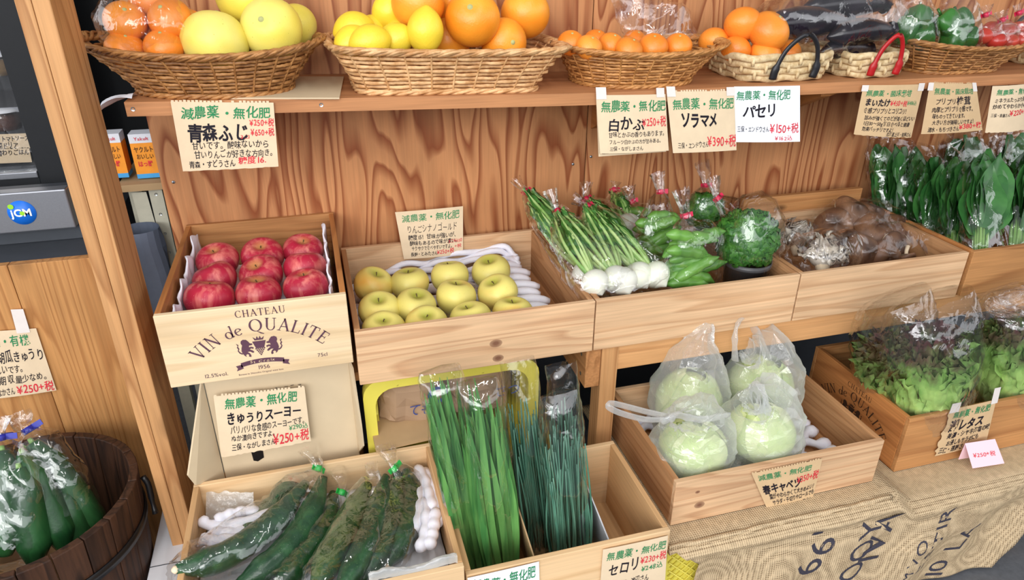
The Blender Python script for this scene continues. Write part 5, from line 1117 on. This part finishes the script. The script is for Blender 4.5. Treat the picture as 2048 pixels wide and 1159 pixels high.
bag('film bag of maitake behind the front one, beside the parsley pot', [at(1556, 490, y=1.52), at(1575, 480, y=1.52), at(1600, 475, y=1.52), at(1630, 462, y=1.53)], [.03, .06, .06, .02], [.04, .062, .06, .02], (0, .4, 1), 'film', .007, 22, 20, .1, .3)
# ---------------------------------------------------------------- leafy greens at the right
def greens(lb, bot, top, w, seed, n_=11):
    rr = random.Random(seed); B_, T_ = at(*bot[:2], y=bot[2]), at(*top[:2], y=top[2]); B_.z = max(.702, B_.z-.03); ax = T_-B_; L = ax.length; axn = ax.normalized(); s = axn.cross(V((0, -1, .2))).normalized(); q = s.cross(axn)
    if q.y > 0: q = -q
    o = empty('leafy_greens', B_, 'bunch in the ' + lb, 'leafy greens', 'bagged leafy greens')
    st = MB()
    for k in range(n_):
        x = rr.uniform(-.8, .8)*w*.6; dy = rr.uniform(-.02, .03); l = L*rr.uniform(.62, .95); p0 = s*x*.6+q*dy*.4; p1 = p0+axn*l*.38+s*x*.15+q*dy*.3
        st.tube([p0, (p0+p1)*.5, p1+axn*l*.25], [.0055, .0042, .002], 6)
        lm = MB(); leaf_blade(lm, p1-axn*.02, p0+axn*l+s*x*.5+q*dy, q+s*rr.uniform(-.5, .5), w*rr.uniform(.72, 1.0), .008, 6, 12, 0, rr.uniform(-.01, .02), rr, 1.15, 1.6); lm.build('leaf', MAT['komatsuna'], o)
    st.build('stems', MAT['kstem'], o)
    bag(lb, [B_+V((0, 0, .0)), B_+ax*.06, B_+ax*.3, B_+ax*.6, B_+ax*.88, T_+ax*.03], [w*.6, w*.85, w, w*1.06, w*1.02, w*.95], [.03, .036, .042, .04, .03, .008], s, 'film2', .008, 22, 34, .10, .1, group='tall bags of leafy greens')
for k, a in enumerate((('tall bag of leafy greens furthest left, against the plywood', (1778, 500, 1.62), (1760, 276, 1.765), .045), ('second tall bag of leafy greens from the left', (1818, 505, 1.58), (1808, 284, 1.755), .045), ('third tall bag of leafy greens from the left', (1862, 507, 1.50), (1848, 296, 1.70), .052), ('fourth tall bag of leafy greens from the left, with zigzag glints', (1908, 508, 1.43), (1902, 300, 1.66), .052), ('broad front bag of leafy greens with a big pale leaf', (1966, 503, 1.36), (1962, 292, 1.58), .066), ('tall bag of leafy greens cut off by the right frame edge', (2036, 492, 1.36), (2046, 288, 1.58), .062), ('back bag of leafy greens in shade under the shiitake note', (1935, 470, 1.66), (1928, 258, 1.77), .07), ('back bag of leafy greens in shade near the right edge', (2020, 460, 1.64), (2016, 258, 1.77), .07))):
    greens(a[0], a[1], a[2], a[3], k+3, 20)
# ---------------------------------------------------------------- lettuces
def lettuce(lb, c, r, h, seed, cnt=34, lean=(0, 0)):
    rr = random.Random(seed); o = empty('lettuce', c, lb, 'lettuce', None, (lean[0], lean[1], 0)); m = MB()
    for k in range(cnt):
        ring = k/cnt; a = k*2.399+rr.uniform(-.2, .2); out = V((math.cos(a), math.sin(a), 0)); rb = .018+.02*(1-ring); rt = r*(.98-.75*ring)*rr.uniform(.85, 1.05); hh = h*(.74+.24*ring)*rr.uniform(.93, 1.05)
        s = V((-out.y, out.x, 0)); w = r*rr.uniform(.55, .72); p0 = rr.uniform(0, 6); sd = rr.uniform(0, 50)
        def f(u, v):
            x = (u-.5)*2; rad = rb+(rt-rb)*min(1, v*1.9)**.7; ww = w*(.28+.72*min(1, v*1.5))*(1-.25*max(0, v-.75)/.25)
            edge = max(abs(x)**3, max(0, (v-.72)/.28)**1.5)
            d = edge*(.009*math.sin(9*x+p0+7*v)+.008*math.sin(23*x+p0*2+19*v)) + .009*nz((x*9+sd, v*16, sd), 1)+.010*nz((x*2.5+sd, v*6, sd), 1.2)
            return out*(rad+d - .16*x*x*ww*2 + .020*max(0, v-.8)*5*.4) + s*(x*ww) + V((0, 0, hh*v - .10*h*x*x*v + edge*.008*math.sin(14*x+p0*3)))
        m.grid(f, 20, 22)
    m.build('leaves', MAT['lettuce'], o); MB().tube([(0, 0, 0), (0, 0, .04)], [.024, .02], 12).build('core', MAT['cabbage'], o)
    return o
def let_bag(lb, lbb, px_, y, r, h, seed, lean=(0, 0), top=.07):
    c = at(px_[0], px_[1], y=y); c.z = .352; lettuce(lb, c, r, h, seed, 36, lean)
    ax = V((math.sin(lean[1]), -math.sin(lean[0]), 1)); s = V((1, 0, 0))
    bag(lbb, [c+V((0, 0, -.003)), c+ax*.06, c+ax*h*.45, c+ax*h*.8, c+ax*(h+.02), c+ax*(h+top)], [r*.6, r*.95, r*1.14, r*1.16, r*1.1, r*1.02], [r*.55, r*.9, r*1.08, r*1.08, r*.8, r*.28], s, 'film', .006, 30, 26, .06, .05)
let_bag('red leaf lettuce front and centre in the brown wine box, bright green below', 'film bag around the front centre lettuce', (1848, 828), 1.165, .102, .365, 1, (.03, -.24))
let_bag('red leaf lettuce leaning out over the left side of the brown wine box', 'film bag around the left leaning lettuce', (1784, 775), 1.285, .085, .365, 2, (.26, -.46))
let_bag('red leaf lettuce at the right of the brown wine box, cut by the frame', 'film bag around the right lettuce', (2006, 800), 1.175, .108, .36, 3, (.05, -.22), .03)
# ---------------------------------------------------------------- cabbages
def cabbage(lb, c, r, seed, tall=1.0):
    rr = random.Random(seed); o = empty('cabbage', c, lb, 'cabbage', None); m = MB(); n = 18
    m.lathe([(max(1e-4, r*.86*math.sin(PI*i/n)*(1-.12*math.cos(PI*i/n))), r*.86*tall*math.cos(PI*i/n)) for i in range(n+1)], 28, 0, lambda p, h: p*(1+.03*nz(p, 16, seed))); m.build('head', MAT['cabbage'], o)
    for k in range(9):
        a0 = k*2.399+seed; sp = rr.uniform(1.0, 1.4); m = MB(); sd = rr.uniform(0, 40); e0 = rr.uniform(-.6, -.3); e1 = rr.uniform(.9, 1.5)
        def f(u, v):
            a = a0+(u-.5)*sp*2*(.75+.5*math.sin(PI*v*.8)); e = e0+(e1-e0)*v; q = r*(.90+.012*(k % 4)+.06*max(0, abs(u-.5)*2-.6)+.05*max(0, v-.8)*3+.035*nz((u*6+sd, v*6, sd), 1)+.02*abs(math.sin(PI*(u-.5)*9))*.4)
            return V((q*math.cos(e)*math.cos(a), q*math.cos(e)*math.sin(a), q*tall*math.sin(e)))
        m.grid(f, 16, 12); m.build('outer_leaf', MAT['cabbage'], o)
cb = [('back left', V((.835, 1.28, .505)), .088, 1.05), ('back right', V((1.045, 1.285, .505)), .090, 1.05), ('front left', V((.768, 1.132, .488)), .083, .9), ('front right', V((.950, 1.136, .492)), .086, .92)]
for k, (lb, c, r, tl) in enumerate(cb): cabbage('pale green spring cabbage in the %s plastic bag' % lb, c, r, k+1, tl)
def carrier(lb, c, r, top, tw, tuft=None, tall=1.0, extra=None):
    t_ = V(top); m = c+V((0, 0, r*tall))
    o = bag(lb, [c+V((0, 0, -r*tall*.96)), c+V((0, 0, -r*.6)), c, c+V((0, 0, r*.6)), m*.75+t_*.25+V((0, 0, .01)), m*.35+t_*.65, t_], [r*.7, r*1.02, r*1.16, r*1.02, r*.72, r*.36, tw], [r*.7, r*.98, r*1.03, r*.98, r*.62, r*.26, tw*.8], (1, .1, 0), 'frost', .008, 30, 30, .08, .25, cat='plastic bag')
    if extra:
        for P, rad in extra: MB().tube(spl(P, 18), rad, 8, 0, True, .5, (0, -.3, 1)).build('handle', MAT['frost'], o)
    return o
k1 = at(1417, 645, y=1.30); carrier('frosted carrier bag with its handles tied straight up, back left in the cabbage crate', cb[0][1], .090, k1, .010, None, 1.05)
k2a, k2b = at(1478, 650, y=1.30), at(1492, 638, y=1.32)
carrier('frosted carrier bag with an open loop handle, back right in the cabbage crate', cb[1][1], .094, at(1487, 690, y=1.31), .03, None, 1.05, [([at(1470, 720, y=1.27), at(1470, 670, y=1.28), at(1480, 640, y=1.30), at(1500, 645, y=1.31), at(1530, 700, y=1.30), at(1545, 760, y=1.28)], [.012, .010, .008]*6+[.012])])
kn = at(1335, 838, y=1.07)
carrier('frosted carrier bag with its long handle stretched out flat, front left in the cabbage crate', cb[2][1], .085, kn+V((.03, .01, -.012)), .016, None, .9, [([kn, kn+V((.02, .0, .008)), at(1400, 838, y=1.08), at(1458, 829, y=1.10)], [.011, .010, .009]*6+[.008]), ([kn, at(1290, 838, y=1.06), at(1240, 825, y=1.05), at(1216, 812, y=1.05), at(1226, 806, y=1.06), at(1290, 822, y=1.07), kn+V((0, .006, .004))], [.008]*19), ([kn+V((-.014, 0, -.004)), kn+V((0, -.006, .006)), kn+V((.014, 0, 0))], [.010]*19)])
carrier('frosted bag with a crumpled top, front right in the cabbage crate', cb[3][1], .090, at(1500, 795, y=1.14), .035, None, .92)
# ---------------------------------------------------------------- chives in the deep box
def chive_bunch(lb, lbb, bot, top, wb, wt, n_, wid, mat, seed, th=.022, bag_top=.05, name='chive_bunch', film_='film2'):
    rr = random.Random(seed); B_, T_ = V(bot), V(top); ax = T_-B_; m = MB(); c = B_
    for k in range(n_):
        x = rr.uniform(-1, 1); y = rr.uniform(-1, 1); l = rr.uniform(.72, 1.0)*(1-.10*abs(x)); p0 = V((x*wb, y*th, 0)); p1 = V((x*wt*1.02, y*th*1.2, 0))+ax*l; w = V((rr.uniform(-.012, .012), rr.uniform(-.006, .006), 0))
        P = spl([p0, p0*.55+p1*.45+w, p1], 9)
        if wid > .003: ribbon(m, P, [wid*min(1, .75+.4*i/9)*(1 if i < 7 else (.85, .55, .06)[i-7]) for i in range(10)], V((rr.uniform(-.35, .35), -1, .1)), 0, .2)
        else: m.tube(P, [wid*(1-.5*(i/9)**3) for i in range(10)], 5)
    o = m.build(name, MAT[mat], None, c); tag(o, lb, 'chives')
    s = V((1, 0, 0))
    bag(lbb, [B_, B_+ax*.1, B_+ax*.4, B_+ax*.7, B_+ax*.95, T_+ax.normalized()*bag_top], [wb*1.02, wb*1.1, (wb+wt)*.57, wt*1.12, wt*1.12, wt*1.0], [th*1.1, th*1.35, th*1.5, th*1.5, th*1.3, th*.3], s, film_, .004, 26, 30, .08, .1, freq=18)
chive_bunch('bunch of broad flat garlic chive leaves at the left of the deep box', 'stiff film bag around the left garlic chives', (.233, 1.08, .288), (.180, 1.13, .80), .032, .040, 85, .0080, 'nira', 1, .034, .01)
chive_bunch('bunch of broad flat garlic chive leaves nearest the cardboard divider', 'stiff film bag around the garlic chives nearest the divider', (.287, 1.06, .288), (.243, 1.08, .795), .030, .040, 85, .0080, 'nira', 2, .034, .01)
chive_bunch('bunch of thin blue green chives behind the front one', 'tall clear bag of thin chives, its empty top reaching over the yellow basket', (.395, 1.13, .288), (.352, 1.15, .70), .038, .038, 75, .0026, 'negi', 3, .03, .09)
chive_bunch('bunch of thin blue green chives at the front right of the deep box', 'front clear bag of thin chives with a pointed pale top', (.440, 1.05, .288), (.415, 1.08, .672), .040, .042, 90, .0026, 'negi', 4, .03, .07)
chive_bunch('bunch of thin blue green chives at the back right', 'clear bag of thin chives at the right with a flared top', (.475, 1.15, .288), (.452, 1.17, .66), .022, .034, 50, .0026, 'negi', 5, .026, .09)
m = MB().hexa([V(p) for p in ((.322, .952, .445), (.325, .952, .445), (.352, .952, .285), (.349, .952, .285), (.322, 1.20, .50), (.325, 1.20, .50), (.352, 1.20, .285), (.349, 1.20, .285))]); tag(m.build('cardboard_divider', MAT['cardb']), 'brown cardboard divider between the flat chives and the thin chives', 'divider')
o = MB().hexa([V(p) for p in ((.500, .952, .40), (.503, .952, .40), (.520, .952, .285), (.517, .952, .285), (.500, 1.19, .46), (.503, 1.19, .46), (.520, 1.19, .285), (.517, 1.19, .285))]).build('printed_divider', MAT['whitecard']); tag(o, 'white printed cardboard divider right of the thin chives', 'divider')
t = MB(); write(t, '産直やさい', 0, 0, .026, lambda x, y: V((.5195-(y)*.1-.0015, .96+y, .30+x)), 0, .13, .01, 0); write(t, '新鮮', 0, 0, .026, lambda x, y: V((.5155-(y)*.1-.0015, 1.0+y, .30+x)), 0, .07, .01, 0); t.build('lettering', MAT['inkb'], o)
# ---------------------------------------------------------------- cucumbers
def cucumber(lb, pts, r, mat, group, seed, ends=True):
    P3 = [at(a, b, z=z) for a, b, z in pts]; c = sum(P3, V())/len(P3); P = spl([p-c for p in P3], 40); m = MB(); n = 18
    m.tube(P, [r*(min(1, .30+3.2*(i/40)**.9) if i < 9 else min(1, .35+.06*(40-i)))*(1+.03*nz((i*.5, seed, 0))) for i in range(41)], n)
    m.v = [tuple(V(v)*(1)+V((nz(v, 75, seed), nz(v, 75, seed+5), nz(v, 75, seed+9)))*.0018) for v in m.v]
    o = m.build('cucumber', MAT[mat], None, c); tag(o, lb, 'cucumber', group); t = (P[0]-P[2]).normalized()
    if ends: MB().tube([P[0]-t*.002, P[0]+t*.004, P[0]+t*.008], [r*.32, r*.26, r*.1], 8).build('blossom_end', MAT['mstem'], o)
    return P3
G = 'bagged cucumbers in the fresh wooden crate'
q1 = cucumber('long cucumber curving to the front left corner of the crate, pale blossom end showing', [(352, 1138, .505), (450, 1110, .475), (545, 1045, .468), (612, 965, .478)], 0.0273, 'cuke', G, 1)
q2 = cucumber('cucumber at the back of the left bag, beside the foam', [(440, 1120, .44), (520, 1040, .44), (570, 985, .445), (612, 940, .46)], 0.0247, 'cuke', G, 2)
q3 = cucumber('cucumber at the right side of the left bag', [(470, 1175, .44), (560, 1110, .45), (620, 1030, .46), (646, 955, .478)], 0.0273, 'cuke', G, 3)
bag('clear film bag around the long left cucumbers', [at(344, 1140, z=.49), at(400, 1128, z=.472), at(520, 1065, z=.466), at(600, 985, z=.474), at(636, 938, z=.50), at(630, 915, z=.515), at(618, 895, z=.525)], [.02, .045, .070, .058, .008, .014, .022], [.028, .046, .056, .046, .007, .009, .012], (.6, .8, 0), 'film2', .006, 26, 34, .1, .3, 'green', 4/6, tape_r=.008)
q4 = cucumber('dark cucumber low in the second bag, its end by the green tape', [(545, 1190, .43), (610, 1110, .43), (650, 1050, .43), (668, 985, .44)], 0.0286, 'cuked', G, 4)
bag('clear film bag around the dark cucumber between the two big bags', [at(535, 1200, z=.43), at(560, 1170, z=.43), at(620, 1095, z=.432), at(660, 1020, z=.44), at(684, 984, z=.465), at(682, 960, z=.475), at(672, 940, z=.48)], [.02, .034, .038, .034, .008, .013, .02], [.02, .03, .034, .03, .007, .009, .012], (.6, .8, 0), 'film', .006, 22, 30, .1, .3, 'green', 4/6, tape_r=.008)
q5 = cucumber('pale mottled cucumber at the left of the third bag', [(628, 1185, .47), (672, 1090, .47), (705, 1030, .47), (735, 968, .475)], 0.0299, 'cukel', G, 5)
q6 = cucumber('cucumber at the right of the third bag', [(672, 1200, .48), (725, 1100, .48), (755, 1020, .48), (772, 952, .485)], 0.0247, 'cuke', G, 6)
bag('clear film bag around the mottled cucumbers, with zigzag glints', [at(640, 1205, z=.47), at(660, 1160, z=.475), at(705, 1080, z=.478), at(740, 990, z=.482), at(752, 958, z=.49), at(745, 945, z=.50), at(742, 925, z=.51)], [.03, .05, .055, .044, .014, .012, .012], [.02, .032, .036, .032, .009, .009, .008], (.7, .7, 0), 'film2', .006, 24, 30, .1, .3, tape_r=.008)
q7 = cucumber('cucumber in the right bag, in front', [(722, 1165, .455), (762, 1085, .455), (785, 1010, .455), (795, 945, .465)], 0.0286, 'cuke', G, 7)
q8 = cucumber('cucumber at the right end of the right bag, beside the foam blobs', [(772, 1130, .44), (812, 1060, .44), (824, 990, .445), (812, 940, .465)], 0.0273, 'cuke', G, 8)
bag('clear film bag around the right cucumbers, green tape at its tuft', [at(735, 1175, z=.45), at(755, 1130, z=.452), at(792, 1050, z=.456), at(808, 965, z=.468), at(788, 935, z=.50), at(782, 918, z=.51), at(772, 892, z=.52)], [.03, .05, .056, .044, .008, .013, .020], [.02, .034, .036, .032, .007, .009, .012], (.8, .6, 0), 'film2', .006, 24, 32, .1, .3, 'green', 4/6, tape_r=.008)
# padding under the cucumbers
m = MB(); m.grid(lambda u, v: V((-.324+.484*u, .94+.345*v, .405+.006*nz((u*12, v*10, 0), 1)+.012*math.sin(PI*u))), 40, 26); o = m.build('packing_sheet', MAT['whitecard']); so = o.modifiers.new('t', 'SOLIDIFY'); so.thickness = .004; tag(o, 'white packing sheet under the bagged cucumbers', 'sheet')
def foam_strands(lb, rows, rad):
    m = MB()
    for P in rows: m.tube(spl(P, 14), [rad*(.8+.35*abs(math.sin(i*.9))) for i in range(14)]+[rad*.6], 9)
    o = m.build('foam_net', MAT['foam']); return tag(o, lb, 'foam net')
foam_strands('white foam strands with curled ends at the left of the cucumber crate', [[at(402, 1036, z=.47), at(415, 1048, z=.462), at(450, 1052, z=.46), at(500, 1040, z=.46), at(560, 1020, z=.455)], [at(400, 1075, z=.465), at(420, 1080, z=.458), at(455, 1078, z=.455), at(520, 1070, z=.44)], [at(402, 1105, z=.455), at(425, 1104, z=.45), at(470, 1098, z=.44)], [at(430, 1040, z=.468), at(470, 1025, z=.465), at(520, 1022, z=.455)], [at(425, 1062, z=.46), at(470, 1064, z=.455), at(520, 1052, z=.45)]], .0115)
foam_strands('white foam strands heaped at the right of the cucumber crate', [[at(835, 935, z=.455), at(850, 960, z=.46), at(858, 990, z=.46), at(868, 1020, z=.46)], [at(850, 940, z=.45), at(868, 975, z=.455), at(880, 1010, z=.455), at(876, 1050, z=.455)], [at(845, 1000, z=.455), at(852, 1030, z=.46), at(850, 1070, z=.46), at(838, 1100, z=.46)], [at(872, 1020, z=.465), at(866, 1060, z=.465), at(858, 1095, z=.462)], [at(825, 950, z=.45), at(838, 985, z=.455), at(840, 1020, z=.455), at(832, 1060, z=.45)]], .0125)
m = MB(); m.grid(lambda u, v: at(412+95*u, 1045-12*u-62*v+12*u*v, z=.43+.05*v)+V((0, .0, .006*nz((u*6, v*6, 2)))), 18, 14, 0, False, True, True); tag(m.build('bubble_wrap', MAT['bubble']), 'scrap of bubble wrap behind the foam strands at the left of the cucumber crate', 'bubble wrap')
m = MB(); m.grid(lambda u, v: V((.0+.165*u, .937+.035*v-.012*math.sin(3*v), .45+.065*math.sin(PI*(.25+.6*v))+.004*nz((u*14, v*6, 5))+.006*math.sin(u*9))), 34, 12, 0, False, True, True); tag(m.build('bubble_wrap', MAT['bubble']), 'frosted bubble wrap bulging over the front edge of the cucumber crate', 'bubble wrap')
# barrel cucumbers
G = 'bagged cucumbers in the barrel'
def bcuc(lb, t_, b_, r, seed):
    T_, B_ = at(*t_[:2], y=t_[2]), at(*b_[:2], y=b_[2]); c = (T_+B_)/2; m = MB(); P = spl([B_-c, (B_-c)*.4+V((.006, 0, 0)), (T_-c)*.4+V((.006, -.004, 0)), T_-c], 30)
    m.tube(P, [r*min(1, .4+.09*min(i, 30-i)) for i in range(31)], 16); o = m.build('cucumber', MAT['cuked'], None, c); tag(o, lb, 'cucumber', G)
    MB().tube([P[-1]-(P[-1]-P[-3])*.2, P[-1]+(P[-1]-P[-3]).normalized()*.010], [.006, .004], 8).build('stem', MAT['kstem'], o)
bcuc('thick cucumber leaning right in the barrel, its tip just under the blue tape', (64, 884, 1.36), (200, 1075, 1.30), 0.0317, 1)
bcuc('cucumber beside the thick leaning one, nearer the barrel middle', (45, 905, 1.33), (130, 1100, 1.25), 0.0293, 2)
bcuc('cucumber in the middle of the barrel', (38, 935, 1.30), (70, 1130, 1.22), 0.0305, 3)
bcuc('cucumber at the left edge of the frame in the barrel', (5, 900, 1.34), (10, 1110, 1.24), 0.0317, 4)
bcuc('cucumber in the shade at the far left of the barrel', (-40, 900, 1.36), (-50, 1110, 1.28), 0.0317, 5)
bcuc('short cucumber tucked low at the right of the barrel', (110, 960, 1.33), (170, 1120, 1.26), 0.0268, 6)
for (lb, P, w) in (('film bag with a blue tape around the cucumbers leaning right in the barrel', [(170, 1095, 1.28), (140, 1040, 1.30), (105, 960, 1.325), (75, 890, 1.35), (55, 858, 1.365), (45, 848, 1.37), (34, 828, 1.375)], .064), ('film bag with a blue tape at the left edge of the frame in the barrel', [(30, 1140, 1.235), (24, 1080, 1.25), (14, 980, 1.29), (4, 910, 1.32), (0, 872, 1.335), (-3, 858, 1.34), (-8, 838, 1.345)], .066)):
    bag(lb, [at(a, b, y=y) for a, b, y in P], [w*.8, w, w*1.05, w*.8, .009, .014, .022], [w*.55, w*.7, w*.7, w*.5, .008, .010, .014], (1, 0, .3), 'film2', .007, 26, 32, .1, .3, 'blue', 4/6, tape_r=.011)
o = MB().lathe([(.002, .30), (.175, .29)], 30).build('barrel_liner', MAT['cardb'], None, (BX, BY, 0)); tag(o, 'brown paper liner inside the barrel under the cucumbers', 'liner')
m = MB().box(-.10, .16, -.12, .13, 0, .003); tag(m.build('cardboard_sheet', MAT['card'], None, (-.09, 1.625, shelf_z(-.09)+.0003), (0, .029, -.1)), 'flat cardboard sheet poking out right of the left oval basket', 'cardboard')
m = MB().grid(lambda u, v: V((-.07*u, -.05+.07*v, .004-.022*u*u+.006*math.sin(5*v+3*u))), 8, 6); tag(m.build('paper_sheet', MAT['white_paper'], None, (-.33, 1.56, shelf_z(-.33)+.001)), 'curled white paper hanging off the left end of the shelf', 'paper')
_to.hide_render = True; bpy.data.objects.remove(_to)
